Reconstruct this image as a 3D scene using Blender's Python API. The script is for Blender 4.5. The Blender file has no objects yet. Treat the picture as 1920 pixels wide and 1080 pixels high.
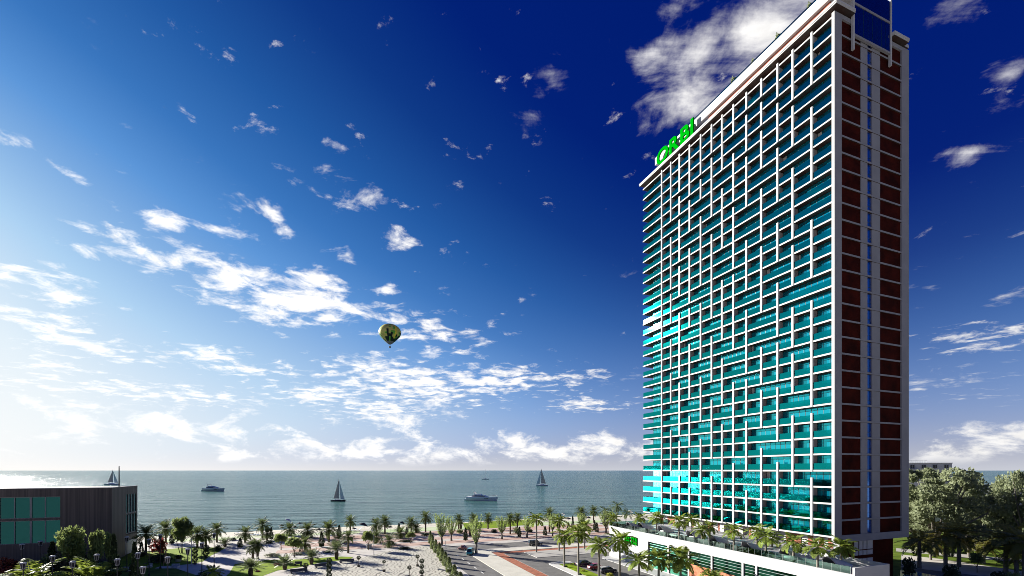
import bpy, bmesh, math, random
from mathutils import Vector, Matrix, Quaternion

# ------------------------------------------------------------------ camera, sky, sun, exposure
S = bpy.context.scene
COL = S.collection
F = 854.0                      # focal length in photograph pixels (1920 wide)
CX, HY, CAMZ = 960.0, 882.0, 25.0
A = math.atan2(330, 854)       # the quarter's grid is turned this much to the view
SA, CA = math.sin(A), math.cos(A)
X0, Y0 = 64.5, 91.0            # near corner of the tower

cam = bpy.data.cameras.new('camera')
camo = bpy.data.objects.new('camera', cam)
COL.objects.link(camo)
camo.location = (0, 0, CAMZ)
camo.rotation_euler = (math.pi / 2, 0, 0)
cam.sensor_width = 36.0
cam.lens = 36.0 * F / 1920.0
cam.shift_y = (HY - 540.0) / 1920.0
cam.clip_start = 0.5
cam.clip_end = 200000
S.camera = camo

SUN_AZ, SUN_EL = math.radians(-59.2), math.radians(17.2)
sun = bpy.data.lights.new('sun', 'SUN')
sun.energy = 5.0
sun.angle = math.radians(0.5)
sun.color = (1.0, 0.95, 0.86)
suno = bpy.data.objects.new('sun', sun)
COL.objects.link(suno)
sdir = Vector((math.sin(SUN_AZ) * math.cos(SUN_EL), math.cos(SUN_AZ) * math.cos(SUN_EL), math.sin(SUN_EL)))
suno.rotation_euler = sdir.to_track_quat('Z', 'Y').to_euler()
suno.location = sdir * 500

S.view_settings.view_transform = 'Standard'
S.view_settings.look = 'None'
S.view_settings.exposure = 1.5
S.view_settings.gamma = 1.0
S.render.engine = 'CYCLES'
S.cycles.filter_width = 0.9
S.cycles.max_bounces = 6
S.cycles.transparent_max_bounces = 8
S.cycles.sample_clamp_indirect = 6.0
S.cycles.caustics_reflective = False
S.cycles.caustics_refractive = False

world = bpy.data.worlds.new('World')
S.world = world
world.use_nodes = True
WN, WL = world.node_tree.nodes, world.node_tree.links
WN.clear()


def wnode(t, **kw):
    n = WN.new(t)
    for k, v in kw.items():
        setattr(n, k, v)
    return n


def wmath(op, a, b=None, c=None, clamp=False):
    n = WN.new('ShaderNodeMath')
    n.operation = op
    n.use_clamp = clamp
    for i, x in enumerate((a, b, c)):
        if x is None:
            continue
        if isinstance(x, (int, float)):
            n.inputs[i].default_value = x
        else:
            WL.new(x, n.inputs[i])
    return n.outputs[0]


def wsmooth(x, a, b):
    n = WN.new('ShaderNodeMapRange')
    n.interpolation_type = 'SMOOTHSTEP'
    WL.new(x, n.inputs[0])
    n.inputs[1].default_value = a
    n.inputs[2].default_value = b
    return n.outputs[0]


def build_sky():
    sky = wnode('ShaderNodeTexSky', sky_type='NISHITA', sun_disc=False)
    sky.sun_elevation = SUN_EL
    sky.sun_rotation = SUN_AZ
    sky.altitude = 0
    sky.air_density = 1.0
    sky.dust_density = 0.3
    sky.ozone_density = 2.2
    # grade that sky to the contrasty, saturated rendition of the photograph: its own brightness picks the colour
    sp = wnode('ShaderNodeSeparateXYZ')
    WL.new(sky.outputs[0], sp.inputs[0])
    rp = wnode('ShaderNodeValToRGB')
    r_ = wmath('MULTIPLY', sp.outputs[2], SKY_NORM / SKY_TOP)
    WL.new(r_, rp.inputs[0])
    els = rp.color_ramp.elements
    while len(els) < len(SKY_RAMP):
        els.new(0.5)
    for e, (t, c) in zip(els, SKY_RAMP):
        e.position = t / SKY_TOP
        e.color = (*[(v / 12.92 / 255 if v < 10 else ((v / 255 + 0.055) / 1.055) ** 2.4) for v in c], 1)
    sc1 = wnode('ShaderNodeVectorMath', operation='SCALE')
    WL.new(rp.outputs[0], sc1.inputs[0])
    sc1.inputs['Scale'].default_value = SKY_GAIN
    skycol = sc1.outputs[0]

    tc = wnode('ShaderNodeTexCoord')
    sep = wnode('ShaderNodeSeparateXYZ')
    WL.new(tc.outputs['Generated'], sep.inputs[0])
    x, y, z = sep.outputs
    # pale haze over the sea horizon
    dt = wnode('ShaderNodeVectorMath', operation='DOT_PRODUCT')
    WL.new(tc.outputs['Generated'], dt.inputs[0])
    dt.inputs[1].default_value = sdir
    near_sun = wmath('MAXIMUM', dt.outputs['Value'], 0.0)
    hz = wmath('POWER', wmath('SUBTRACT', 1.0, wmath('MAXIMUM', z, 0.0), clamp=True), HAZE_POW)
    warm = wnode('ShaderNodeVectorMath', operation='SCALE')
    warm.inputs[0].default_value = HAZE_SUN
    WL.new(wmath('POWER', near_sun, 3.0), warm.inputs['Scale'])
    hcol = wnode('ShaderNodeVectorMath', operation='ADD')
    hcol.inputs[0].default_value = HAZE_COL
    WL.new(warm.outputs[0], hcol.inputs[1])
    hm = wnode('ShaderNodeMix', data_type='RGBA')
    WL.new(wmath('MULTIPLY', hz, HAZE_AMT), hm.inputs['Factor'])
    WL.new(skycol, hm.inputs[6])
    WL.new(hcol.outputs[0], hm.inputs[7])
    skycol = hm.outputs[2]
    az = wmath('ARCTAN2', x, y)
    el = wmath('ARCSINE', z)
    comb = wnode('ShaderNodeCombineXYZ')
    WL.new(az, comb.inputs[0])
    WL.new(el, comb.inputs[1])
    ae = comb.outputs[0]
    zc = wmath('ADD', wmath('MAXIMUM', z, 0.0), 0.07)
    px, py = wmath('DIVIDE', x, zc), wmath('DIVIDE', y, zc)
    pl = wnode('ShaderNodeCombineXYZ')
    WL.new(px, pl.inputs[0])
    WL.new(py, pl.inputs[1])

    def noise(vec, scale, detail, rough, dist=0.0):
        n = wnode('ShaderNodeTexNoise')
        n.inputs['Scale'].default_value = scale
        n.inputs['Detail'].default_value = detail
        n.inputs['Roughness'].default_value = rough
        n.inputs['Distortion'].default_value = dist
        WL.new(vec, n.inputs['Vector'])
        return n.outputs['Fac']

    n1 = noise(pl.outputs[0], 6.5, 9, 0.62, 0.35)
    mp2 = wnode('ShaderNodeMapping')
    mp2.inputs['Rotation'].default_value = (0, 0, 0.75)
    mp2.inputs['Scale'].default_value = (1, 3.0, 1)
    WL.new(pl.outputs[0], mp2.inputs['Vector'])
    n2 = noise(mp2.outputs[0], 1.7, 8, 0.62, 0.8)
    mp = wnode('ShaderNodeMapping')
    mp.inputs['Scale'].default_value = (1, 2.0, 1)
    WL.new(ae, mp.inputs['Vector'])
    n3 = noise(mp.outputs[0], 11.0, 10, 0.64, 0.3)     # billows low over the sea

    def blobs(tab):
        acc = None
        for (bx, by, wx, wy, s) in tab:
            a0 = math.atan((bx - CX) / F)
            e0 = math.atan((HY - by) / F * math.cos(a0))
            ka = (F / wx) / math.cos(a0) ** 2 * 0.8
            ke = (F / wy) / math.cos(a0) / max(math.cos(e0), .3) ** 2 * 0.9
            m = wnode('ShaderNodeVectorMath', operation='MULTIPLY_ADD')
            WL.new(ae, m.inputs[0])
            m.inputs[1].default_value = (ka, ke, 0)
            m.inputs[2].default_value = (-a0 * ka, -e0 * ke, 0)
            d = wnode('ShaderNodeVectorMath', operation='LENGTH')
            WL.new(m.outputs[0], d.inputs[0])
            g = wmath('MULTIPLY_ADD', d.outputs['Value'], -s * 0.5, s)
            acc = wmath('MAXIMUM', g, 0.0) if acc is None else wmath('SMOOTH_MAX', acc, g, 0.1)
        return acc

    high = blobs(HIGH_CLOUDS)
    low = blobs(LOW_CLOUDS)
    wisp = blobs(WISP_CLOUDS)
    nn = wmath('ADD', wmath('MULTIPLY', n1, 0.7), wmath('MULTIPLY', n3, 0.3))
    d1 = wsmooth(wmath('ADD', nn, wmath('MULTIPLY', high, 0.27)), 0.62, 0.80)
    d2 = wsmooth(wmath('ADD', n3, wmath('MULTIPLY', low, 0.28)), 0.62, 0.80)
    d3 = wmath('MULTIPLY', wsmooth(wmath('ADD', wmath('ADD', wmath('MULTIPLY', n1, 0.6), wmath('MULTIPLY', n2, 0.4)), wmath('MULTIPLY', wisp, 0.27)), 0.625, 0.90), 1.0)
    d4 = wmath('MULTIPLY', wsmooth(nn, 0.64, 0.82), 0.16)   # faint scatter everywhere
    dens = wmath('MAXIMUM', wmath('MAXIMUM', d1, d2), wmath('MAXIMUM', d3, d4))
    dens = wmath('MULTIPLY', dens, wsmooth(z, 0.004, 0.03))
    # cloud brightness: brighter towards the sun, greyer in the thick parts
    lit = wmath('MULTIPLY_ADD', near_sun, CLOUD_SUN, CLOUD_BASE)
    shade = wmath('MULTIPLY_ADD', noise(mp.outputs[0], 24.0, 6, 0.6), 0.5, 0.78)
    lit = wmath('MULTIPLY', lit, shade)
    cc = wnode('ShaderNodeVectorMath', operation='SCALE')
    cc.inputs[0].default_value = (1.0, 0.985, 0.97)
    WL.new(lit, cc.inputs['Scale'])
    mix = wnode('ShaderNodeMix', data_type='RGBA')
    WL.new(dens, mix.inputs['Factor'])
    WL.new(skycol, mix.inputs[6])
    WL.new(cc.outputs[0], mix.inputs[7])
    # the unseen sky behind the viewer, opposite the sun, is dimmed to deepen shade
    anti = wmath('MULTIPLY_ADD', wsmooth(dt.outputs['Value'], -0.85, -0.28), 1 - ANTI, ANTI)
    fin = wnode('ShaderNodeVectorMath', operation='SCALE')
    WL.new(mix.outputs[2], fin.inputs[0])
    WL.new(anti, fin.inputs['Scale'])
    bg = wnode('ShaderNodeBackground')
    bg.inputs['Strength'].default_value = 0.055
    WL.new(fin.outputs[0], bg.inputs['Color'])
    out = wnode('ShaderNodeOutputWorld')
    WL.new(bg.outputs[0], out.inputs['Surface'])


SKY_NORM, SKY_TOP, SKY_GAIN = 0.163, 2.6, 6.5
SKY_RAMP = [(0.30, (0, 25, 110)), (0.43, (2, 33, 118)), (0.52, (15, 58, 135)), (0.63, (34, 90, 164)), (0.76, (58, 118, 190)),
            (0.90, (92, 150, 216)), (1.3, (170, 208, 242)), (1.75, (222, 238, 250)), (2.5, (255, 255, 252))]
HAZE_COL, HAZE_POW, HAZE_AMT, HAZE_SUN = (4.1, 4.22, 4.6), 10.0, 0.92, (3.4, 2.9, 2.0)
ANTI = 0.3
CLOUD_SUN, CLOUD_BASE = 1.6, 6.0
HIGH_CLOUDS = [
    (60, 530, 110, 26, .9), (205, 432, 50, 16, .8), (290, 405, 60, 17, 1.), (400, 430, 50, 13, .8), (510, 395, 45, 16, .8),
    (645, 360, 50, 28, 1.), (640, 275, 36, 13, .7), (745, 443, 28, 17, .9), (350, 490, 120, 32, .9), (430, 520, 120, 30, 1.),
    (560, 560, 120, 40, 1.15), (640, 572, 60, 34, 1.), (650, 475, 26, 14, .8), (725, 547, 30, 12, .8), (545, 437, 26, 12, .7),
    (760, 600, 90, 20, .8), (820, 625, 90, 20, .8), (700, 692, 60, 24, 1.), (770, 718, 130, 36, 1.05), (920, 712, 130, 22, 1.),
    (1070, 706, 60, 10, .8), (1110, 758, 60, 12, .9), (715, 768, 80, 22, .95), (60, 600, 130, 26, .8), (210, 655, 130, 22, .8),
    (380, 660, 90, 16, .8), (480, 692, 110, 16, .8), (600, 740, 110, 18, .85), (280, 735, 240, 18, .8), (90, 690, 150, 22, .7),
    (12, 262, 34, 16, .8), (830, 660, 60, 14, .7), (350, 745, 160, 16, .7), (1850, 632, 90, 24, .8), (165, 335, 70, 12, .6)]
LOW_CLOUDS = [
    (720, 846, 120, 18, 1.), (1070, 843, 150, 22, 1.1), (900, 826, 40, 12, .9), (975, 826, 50, 16, .9), (560, 832, 110, 16, .8),
    (300, 790, 190, 40, .8), (120, 800, 160, 30, .55), (480, 770, 80, 20, .7), (745, 785, 60, 18, .95), (760, 765, 70, 16, .8),
    (1880, 838, 90, 26, 1.1), (1790, 862, 80, 10, .9), (1740, 850, 40, 8, .7), (1000, 856, 70, 10, .8), (420, 850, 120, 14, .7)]
WISP_CLOUDS = [
    (1225, 100, 80, 50, 1.), (1310, 110, 80, 60, 1.), (1435, 60, 80, 80, 1.35), (1290, 195, 80, 44, 1.), (1035, 155, 40, 52, .72),
    (1250, 20, 60, 30, .9), (1000, 215, 30, 20, .6), (1820, 285, 70, 18, .6), (1885, 205, 70, 24, .6), (1800, 25, 120, 36, .55), (1750, 525, 110, 20, .6),
    (1900, 130, 50, 24, .5), (1880, 560, 110, 22, .5), (1740, 720, 120, 20, .6), (1830, 740, 120, 20, .5), (1160, 710, 80, 14, .6)]
build_sky()


# ------------------------------------------------------------------ helpers
def G(px, py, z=0.0):
    """the point of height z that the photograph shows at pixel (px, py)"""
    Y = F * (CAMZ - z) / (py - HY)
    return Vector(((px - CX) / F * Y, Y, z))


def UV(u, v, z=0.0):
    return Vector((X0 - u * SA + v * CA, Y0 + u * CA + v * SA, z))


def toUV(p):
    dx, dy = p.x - X0, p.y - Y0
    return -dx * SA + dy * CA, dx * CA + dy * SA


MATS = {}


def mat(name, col, rough=0.6, spec=0.4, metal=0.0, var=0.12, scale=2.0, bump=0.0, transl=0.0, coat=0.0, emit=None, col2=None, detail=5):
    if name in MATS:
        return MATS[name]
    m = bpy.data.materials.new(name)
    m.use_nodes = True
    nt = m.node_tree
    b = nt.nodes['Principled BSDF']
    b.inputs['Roughness'].default_value = rough
    b.inputs['Specular IOR Level'].default_value = spec
    b.inputs['Metallic'].default_value = metal
    if coat:
        b.inputs['Coat Weight'].default_value = coat
    c2 = col2 or tuple(c * (1 - 2 * var) for c in col)
    c1 = tuple(min(1, c * (1 + var)) for c in col)
    tc = nt.nodes.new('ShaderNodeTexCoord')
    nz = nt.nodes.new('ShaderNodeTexNoise')
    nz.inputs['Scale'].default_value = scale
    nz.inputs['Detail'].default_value = detail
    nt.links.new(tc.outputs['Object'], nz.inputs['Vector'])
    rp = nt.nodes.new('ShaderNodeValToRGB')
    rp.color_ramp.elements[0].position = 0.32
    rp.color_ramp.elements[1].position = 0.68
    rp.color_ramp.elements[0].color = (*c2, 1)
    rp.color_ramp.elements[1].color = (*c1, 1)
    nt.links.new(nz.outputs['Fac'], rp.inputs['Fac'])
    nt.links.new(rp.outputs['Color'], b.inputs['Base Color'])
    if bump:
        bp = nt.nodes.new('ShaderNodeBump')
        bp.inputs['Strength'].default_value = bump
        nt.links.new(nz.outputs['Fac'], bp.inputs['Height'])
        nt.links.new(bp.outputs['Normal'], b.inputs['Normal'])
    if transl:
        out = nt.nodes['Material Output']
        tr = nt.nodes.new('ShaderNodeBsdfTranslucent')
        hs = nt.nodes.new('ShaderNodeHueSaturation')
        hs.inputs['Value'].default_value = 1.7
        hs.inputs['Hue'].default_value = 0.485
        nt.links.new(rp.outputs['Color'], hs.inputs['Color'])
        nt.links.new(hs.outputs['Color'], tr.inputs['Color'])
        mx = nt.nodes.new('ShaderNodeMixShader')
        mx.inputs[0].default_value = transl
        nt.links.new(b.outputs[0], mx.inputs[1])
        nt.links.new(tr.outputs[0], mx.inputs[2])
        nt.links.new(mx.outputs[0], out.inputs['Surface'])
    MATS[name] = m
    return m


def tinted_glass(name, tint, clear, rough=0.02, refl=0.25):
    """a pane one can see through: tinted transparency plus a tinted mirror coat"""
    m = bpy.data.materials.new(name)
    m.use_nodes = True
    nt = m.node_tree
    nt.nodes.remove(nt.nodes['Principled BSDF'])
    out = nt.nodes['Material Output']
    tr = nt.nodes.new('ShaderNodeBsdfTransparent')
    tr.inputs[0].default_value = (*clear, 1)
    gl = nt.nodes.new('ShaderNodeBsdfGlossy')
    gl.inputs['Color'].default_value = (*tint, 1)
    gl.inputs['Roughness'].default_value = rough
    lw = nt.nodes.new('ShaderNodeFresnel')
    lw.inputs[0].default_value = 1.5
    ad = nt.nodes.new('ShaderNodeMath')
    ad.operation = 'ADD'
    ad.use_clamp = True
    ad.inputs[1].default_value = refl
    nt.links.new(lw.outputs[0], ad.inputs[0])
    mx = nt.nodes.new('ShaderNodeMixShader')
    nt.links.new(ad.outputs[0], mx.inputs[0])
    nt.links.new(tr.outputs[0], mx.inputs[1])
    nt.links.new(gl.outputs[0], mx.inputs[2])
    nt.links.new(mx.outputs[0], out.inputs['Surface'])
    MATS[name] = m
    return m


class MB:
    """collects faces and links them as ONE mesh object"""

    def __init__(s):
        s.v, s.f, s.m = [], [], []
        s.cur = 0

    def face(s, pts, mi=None):
        n = len(s.v)
        s.v.extend([tuple(p) for p in pts])
        s.f.append(tuple(range(n, n + len(pts))))
        s.m.append(s.cur if mi is None else mi)

    def box(s, x0, x1, y0, y1, z0, z1, mi=None):
        n = len(s.v)
        s.v.extend([(x0, y0, z0), (x1, y0, z0), (x1, y1, z0), (x0, y1, z0), (x0, y0, z1), (x1, y0, z1), (x1, y1, z1), (x0, y1, z1)])
        for q in ((0, 3, 2, 1), (4, 5, 6, 7), (0, 1, 5, 4), (1, 2, 6, 5), (2, 3, 7, 6), (3, 0, 4, 7)):
            s.f.append(tuple(n + i for i in q))
            s.m.append(s.cur if mi is None else mi)

    def tube(s, pts, rads, sides=7, cap=True, mi=None):
        rings = []
        pts = [Vector(p) for p in pts]
        for i, p in enumerate(pts):
            d = (pts[min(i + 1, len(pts) - 1)] - pts[max(i - 1, 0)])
            d = d.normalized() if d.length > 1e-9 else Vector((0, 0, 1))
            a = d.cross(Vector((0.13, 0.99, 0.05)))
            a = a.normalized() if a.length > 1e-3 else d.cross(Vector((1, 0, 0))).normalized()
            b = d.cross(a)
            n = len(s.v)
            r = rads[i] if not isinstance(rads, (int, float)) else rads
            for k in range(sides):
                t = 2 * math.pi * k / sides
                s.v.append(tuple(p + a * (r * math.cos(t)) + b * (r * math.sin(t))))
            rings.append(n)
        for i in range(len(rings) - 1):
            for k in range(sides):
                k2 = (k + 1) % sides
                s.f.append((rings[i] + k, rings[i] + k2, rings[i + 1] + k2, rings[i + 1] + k))
                s.m.append(s.cur if mi is None else mi)
        if cap:
            for r0, rev in ((rings[0], True), (rings[-1], False)):
                q = [r0 + k for k in range(sides)]
                s.f.append(tuple(reversed(q)) if rev else tuple(q))
                s.m.append(s.cur if mi is None else mi)

    def lathe(s, prof, sides=16, c=(0, 0, 0), mi=None, sx=1.0, sy=1.0):
        rings = []
        for (r, z) in prof:
            n = len(s.v)
            for k in range(sides):
                t = 2 * math.pi * k / sides
                s.v.append((c[0] + r * math.cos(t) * sx, c[1] + r * math.sin(t) * sy, c[2] + z))
            rings.append(n)
        for i in range(len(rings) - 1):
            for k in range(sides):
                k2 = (k + 1) % sides
                s.f.append((rings[i] + k, rings[i] + k2, rings[i + 1] + k2, rings[i + 1] + k))
                mm = s.cur if mi is None else mi
                s.m.append(mm(i, k) if callable(mm) else mm)

    def prism(s, poly, z0, z1, mi=None):
        """poly: list of (x, y), counter-clockwise"""
        n = len(poly)
        s.face([(x, y, z1) for x, y in poly], mi)
        s.face([(x, y, z0) for x, y in reversed(poly)], mi)
        for i in range(n):
            a, b = poly[i], poly[(i + 1) % n]
            s.face([(a[0], a[1], z0), (b[0], b[1], z0), (b[0], b[1], z1), (a[0], a[1], z1)], mi)

    def mesh(s, name, mats, smooth=False):
        me = bpy.data.meshes.new(name)
        me.from_pydata(s.v, [], s.f)
        for m in (mats if isinstance(mats, (list, tuple)) else [mats]):
            me.materials.append(m)
        if any(s.m):
            me.polygons.foreach_set('material_index', s.m)
        if smooth:
            me.polygons.foreach_set('use_smooth', [True] * len(me.polygons))
        me.update()
        return me

    def build(s, name, mats, parent=None, smooth=False):
        return link(name, s.mesh(name, mats, smooth), parent)


def link(name, me, parent=None):
    o = bpy.data.objects.new(name, me)
    COL.objects.link(o)
    o.parent = parent
    return o


def tag(o, label=None, cat=None, group=None, kind=None):
    if label:
        o['label'] = label
    if cat:
        o['category'] = cat
    if group:
        o['group'] = group
    if kind:
        o['kind'] = kind
    return o


def thing(name, label, cat, loc=(0, 0, 0), rz=0.0, group=None):
    o = bpy.data.objects.new(name, None)
    o.empty_display_size = 0.5
    COL.objects.link(o)
    o.location = loc
    o.rotation_euler = (0, 0, rz)
    return tag(o, label, cat, group)


KIDS = {}


def kids(o):
    return [c for c in COL.objects if c.parent == o] if False else list(o.children)


def copy_tree(o, parent=None):
    c = o.copy()
    COL.objects.link(c)
    c.parent = parent
    for ch in list(o.children):
        copy_tree(ch, c)
    return c


def sheet(name, poly, z, m, kind='structure', thick=0.0):
    """a ground surface from a list of world points; kerb height as thick"""
    mb = MB()
    pts = [(p[0], p[1]) for p in poly]
    area = sum(pts[i][0] * pts[(i + 1) % len(pts)][1] - pts[(i + 1) % len(pts)][0] * pts[i][1] for i in range(len(pts)))
    if area < 0:
        pts = pts[::-1]
    if thick:
        mb.prism(pts, z - thick, z)
    else:
        mb.face([(x, y, z) for x, y in pts])
    o = mb.build(name, m)
    o['kind'] = kind
    return o


def uvpoly(*uv):
    return [UV(u, v) for u, v in uv]


def uvrect(u0, u1, v0, v1):
    return uvpoly((u0, v0), (u1, v0), (u1, v1), (u0, v1))


def pxpoly(*pp):
    return [G(x, y) for x, y in pp]
# ------------------------------------------------------------------ materials of the setting
WHITE = mat('white_render', (0.44, 0.44, 0.435), 0.55, 0.3, var=0.03, scale=0.4)
GREY = mat('grey_render', (0.25, 0.252, 0.27), 0.6, 0.3, var=0.05, scale=0.3)
PAV = mat('pale_paving', (0.52, 0.49, 0.455), 0.8, 0.2, var=0.07, scale=0.35)
CONC = mat('pavement_concrete', (0.40, 0.385, 0.365), 0.85, 0.2, var=0.06, scale=0.25)
WALK = mat('cream_pavement', (0.56, 0.54, 0.47), 0.8, 0.2, var=0.05, scale=0.3)
KERBM = mat('kerb_stone', (0.58, 0.57, 0.55), 0.8, 0.2, var=0.05, scale=0.8)
ASPH = mat('asphalt', (0.155, 0.15, 0.145), 0.85, 0.25, var=0.10, scale=0.5)
BRICKP = mat('red_brick_paving', (0.36, 0.13, 0.075), 0.85, 0.2, var=0.16, scale=0.9)
PROM = mat('pinkish_promenade', (0.49, 0.38, 0.33), 0.85, 0.2, col2=(0.36, 0.21, 0.165), scale=0.22)
SAND = mat('beach_sand', (0.58, 0.55, 0.46), 0.9, 0.1, var=0.08, scale=0.15)
LAWN = mat('lawn', (0.21, 0.29, 0.02), 0.9, 0.05, col2=(0.12, 0.19, 0.015), scale=0.5, bump=0.4)
LAWNP = mat('pale_beach_lawn', (0.34, 0.46, 0.22), 0.9, 0.1, col2=(0.55, 0.58, 0.42), scale=0.12)
LAWND = mat('park_grass', (0.13, 0.18, 0.025), 0.9, 0.05, col2=(0.06, 0.10, 0.015), scale=0.3, bump=0.3)
PAINT = mat('road_paint', (0.8, 0.8, 0.77), 0.7, 0.2, var=0.05, scale=3)
POOLM = mat('pool_water', (0.03, 0.30, 0.33), 0.08, 0.5, var=0.1, scale=0.5, bump=0.05)
DARKWOOD = None


def mosaic():
    m = bpy.data.materials.new('wave_mosaic')
    m.use_nodes = True
    nt = m.node_tree
    b = nt.nodes['Principled BSDF']
    b.inputs['Roughness'].default_value = 0.8
    tc = nt.nodes.new('ShaderNodeTexCoord')
    mp = nt.nodes.new('ShaderNodeMapping')
    mp.inputs['Rotation'].default_value = (0, 0, -A + 0.6)
    wv = nt.nodes.new('ShaderNodeTexWave')
    wv.inputs['Scale'].default_value = 0.30
    wv.inputs['Distortion'].default_value = 9.0
    wv.inputs['Detail'].default_value = 1.0
    wv.inputs['Detail Scale'].default_value = 1.3
    rp = nt.nodes.new('ShaderNodeValToRGB')
    e = rp.color_ramp.elements
    e[0].position, e[0].color = 0.0, (0.11, 0.10, 0.085, 1)
    e[1].position, e[1].color = 0.24, (0.56, 0.535, 0.45, 1)
    e2 = rp.color_ramp.elements.new(0.12)
    e2.color = (0.2, 0.18, 0.15, 1)
    nz = nt.nodes.new('ShaderNodeTexNoise')
    nz.inputs['Scale'].default_value = 0.8
    mx = nt.nodes.new('ShaderNodeMix')
    mx.data_type = 'RGBA'
    mx.blend_type = 'MULTIPLY'
    mx.inputs['Factor'].default_value = 0.3
    nt.links.new(tc.outputs['Object'], mp.inputs['Vector'])
    nt.links.new(mp.outputs[0], wv.inputs['Vector'])
    nt.links.new(tc.outputs['Object'], nz.inputs['Vector'])
    nt.links.new(wv.outputs['Fac'], rp.inputs['Fac'])
    nt.links.new(rp.outputs[0], mx.inputs[6])
    nt.links.new(nz.outputs['Fac'], mx.inputs[7])
    nt.links.new(mx.outputs[2], b.inputs['Base Color'])
    return m


def sea_mat():
    m = bpy.data.materials.new('sea_water')
    m.use_nodes = True
    nt = m.node_tree
    b = nt.nodes['Principled BSDF']
    b.inputs['Base Color'].default_value = (0.020, 0.105, 0.125, 1)
    b.inputs['Roughness'].default_value = SEA_ROUGH
    b.inputs['Specular IOR Level'].default_value = SEA_SPEC
    tc = nt.nodes.new('ShaderNodeTexCoord')
    L = nt.links

    def nz(scale, sx, sy, detail):
        mp = nt.nodes.new('ShaderNodeMapping')
        mp.inputs['Scale'].default_value = (sx, sy, 1)
        mp.inputs['Rotation'].default_value = (0, 0, 0.05)
        n = nt.nodes.new('ShaderNodeTexNoise')
        n.inputs['Scale'].default_value = scale
        n.inputs['Detail'].default_value = detail
        n.inputs['Roughness'].default_value = 0.6
        L.new(tc.outputs['Object'], mp.inputs[0])
        L.new(mp.outputs[0], n.inputs['Vector'])
        return n.outputs['Fac']
    a = nz(0.075, 0.22, 1.0, 6)
    c = nz(0.6, 0.35, 1.0, 4)
    ad = nt.nodes.new('ShaderNodeMath')
    ad.operation = 'MULTIPLY_ADD'
    ad.inputs[1].default_value = 0.16
    L.new(c, ad.inputs[0])
    L.new(a, ad.inputs[2])
    bp = nt.nodes.new('ShaderNodeBump')
    bp.inputs['Strength'].default_value = 1.0
    bp.inputs['Distance'].default_value = 6.0
    L.new(ad.outputs[0], bp.inputs['Height'])
    L.new(bp.outputs[0], b.inputs['Normal'])
    # broad bands of lighter and darker water
    big = nz(0.004, 0.25, 1.0, 5)
    rp = nt.nodes.new('ShaderNodeValToRGB')
    rp.color_ramp.elements[0].position, rp.color_ramp.elements[0].color = 0.35, (*SEA_A, 1)
    rp.color_ramp.elements[1].position, rp.color_ramp.elements[1].color = 0.68, (*SEA_B, 1)
    L.new(big, rp.inputs[0])
    L.new(rp.outputs[0], b.inputs['Base Color'])
    return m


SEA_ROUGH, SEA_SPEC = 0.20, 0.08
SEA_A, SEA_B = (0.046, 0.122, 0.112), (0.082, 0.170, 0.146)

# ------------------------------------------------------------------ ground, roads, sea
SEA = sea_mat()
mb = MB()
mb.face([(-90000, -200, -0.55), (90000, -200, -0.55), (90000, 120000, -0.55), (-90000, 120000, -0.55)])
o = mb.build('sea', SEA)
o['kind'] = 'structure'
mb = MB()                                   # the land: level, then a beach that dips under the sea
us = [-700, 60, 138, 148, 158, 168]
zs = [0, 0, 0, -0.12, -0.6, -1.6]
rows = []
random.seed(5)
vs = [-900 + i * 12 for i in range(160)]
for (u, z) in zip(us, zs):
    rows.append([UV(u + (math.sin(v * 0.045) * 1.3 + math.sin(v * 0.013 + 1) * 2.2 if u > 140 else 0), v, z) for v in vs])
for r in range(len(rows) - 1):
    for i in range(len(vs) - 1):
        mb.face([rows[r][i], rows[r][i + 1], rows[r + 1][i + 1], rows[r + 1][i]], 1 if us[r + 1] > 139 else 0)
o = mb.build('ground', [PAV, SAND], smooth=False)
o['kind'] = 'structure'

sheet('lawn_strip', uvrect(127, 137.5, -76, -18), 0.02, LAWNP)
sheet('lawn_strip', uvrect(127, 137.5, -12, 30), 0.02, LAWNP)
sheet('lawn_strip', uvrect(129, 137, -150, -84), 0.02, LAWNP)
for u0, u1 in ((91, 97.5), (101, 108.5), (112, 124.5)):
    sheet('promenade', uvrect(u0, u1, -110, 20), 0.012, PROM)
sheet('lawn_strip', pxpoly((868, 981), (930, 977), (1000, 974.5), (1000, 983), (930, 990), (872, 992)), 0.03, LAWN)
sheet('road', uvrect(76.5, 86, -70, 120), 0.008, ASPH)
sheet('red_strip', uvrect(67, 69.6, -49, -8), 0.012, BRICKP)
sheet('red_strip', uvrect(-40, 67, -49, -46), 0.012, BRICKP)
sheet('road', uvrect(-40, 76.5, -63.4, -55.8), 0.016, ASPH)
sheet('sidewalk', uvpoly((-40, -55.8), (70, -55.8), (74, -53), (74, -49), (-40, -49)), 0.12, WALK, thick=0.16)
sheet('sidewalk', uvpoly((70, -48.8), (74.5, -48.8), (74.5, -6), (70, -6)), 0.12, WALK, thick=0.16)
sheet('pavement', uvrect(57.2, 66.8, -39.4, -6), 0.12, CONC, thick=0.16)
sheet('road', uvpoly((-40, -45.9), (66.8, -45.9), (66.8, -39.5), (57, -39.5), (57, -6), (52.5, -6), (52.5, -17), (-40, -17)), 0.02, ASPH)
sheet('sidewalk', uvpoly((-40, -22.6), (49.5, -22.6), (52, -21), (52, -17.9), (-40, -17.9)), 0.14, WHITE, thick=0.16)
isl = [(49.5, -38.2), (49.0, -39.6), (47.5, -40.2), (-30, -40.6), (-30, -38.2), (46.5, -37.9)]
sheet('kerb', uvpoly(*isl), 0.15, KERBM, thick=0.18)
sheet('kerb', uvpoly((49.5, -38.2), (46.5, -37.9), (46.5, -33.3), (48.8, -33.3), (50, -35.5)), 0.15, KERBM, thick=0.18)
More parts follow.
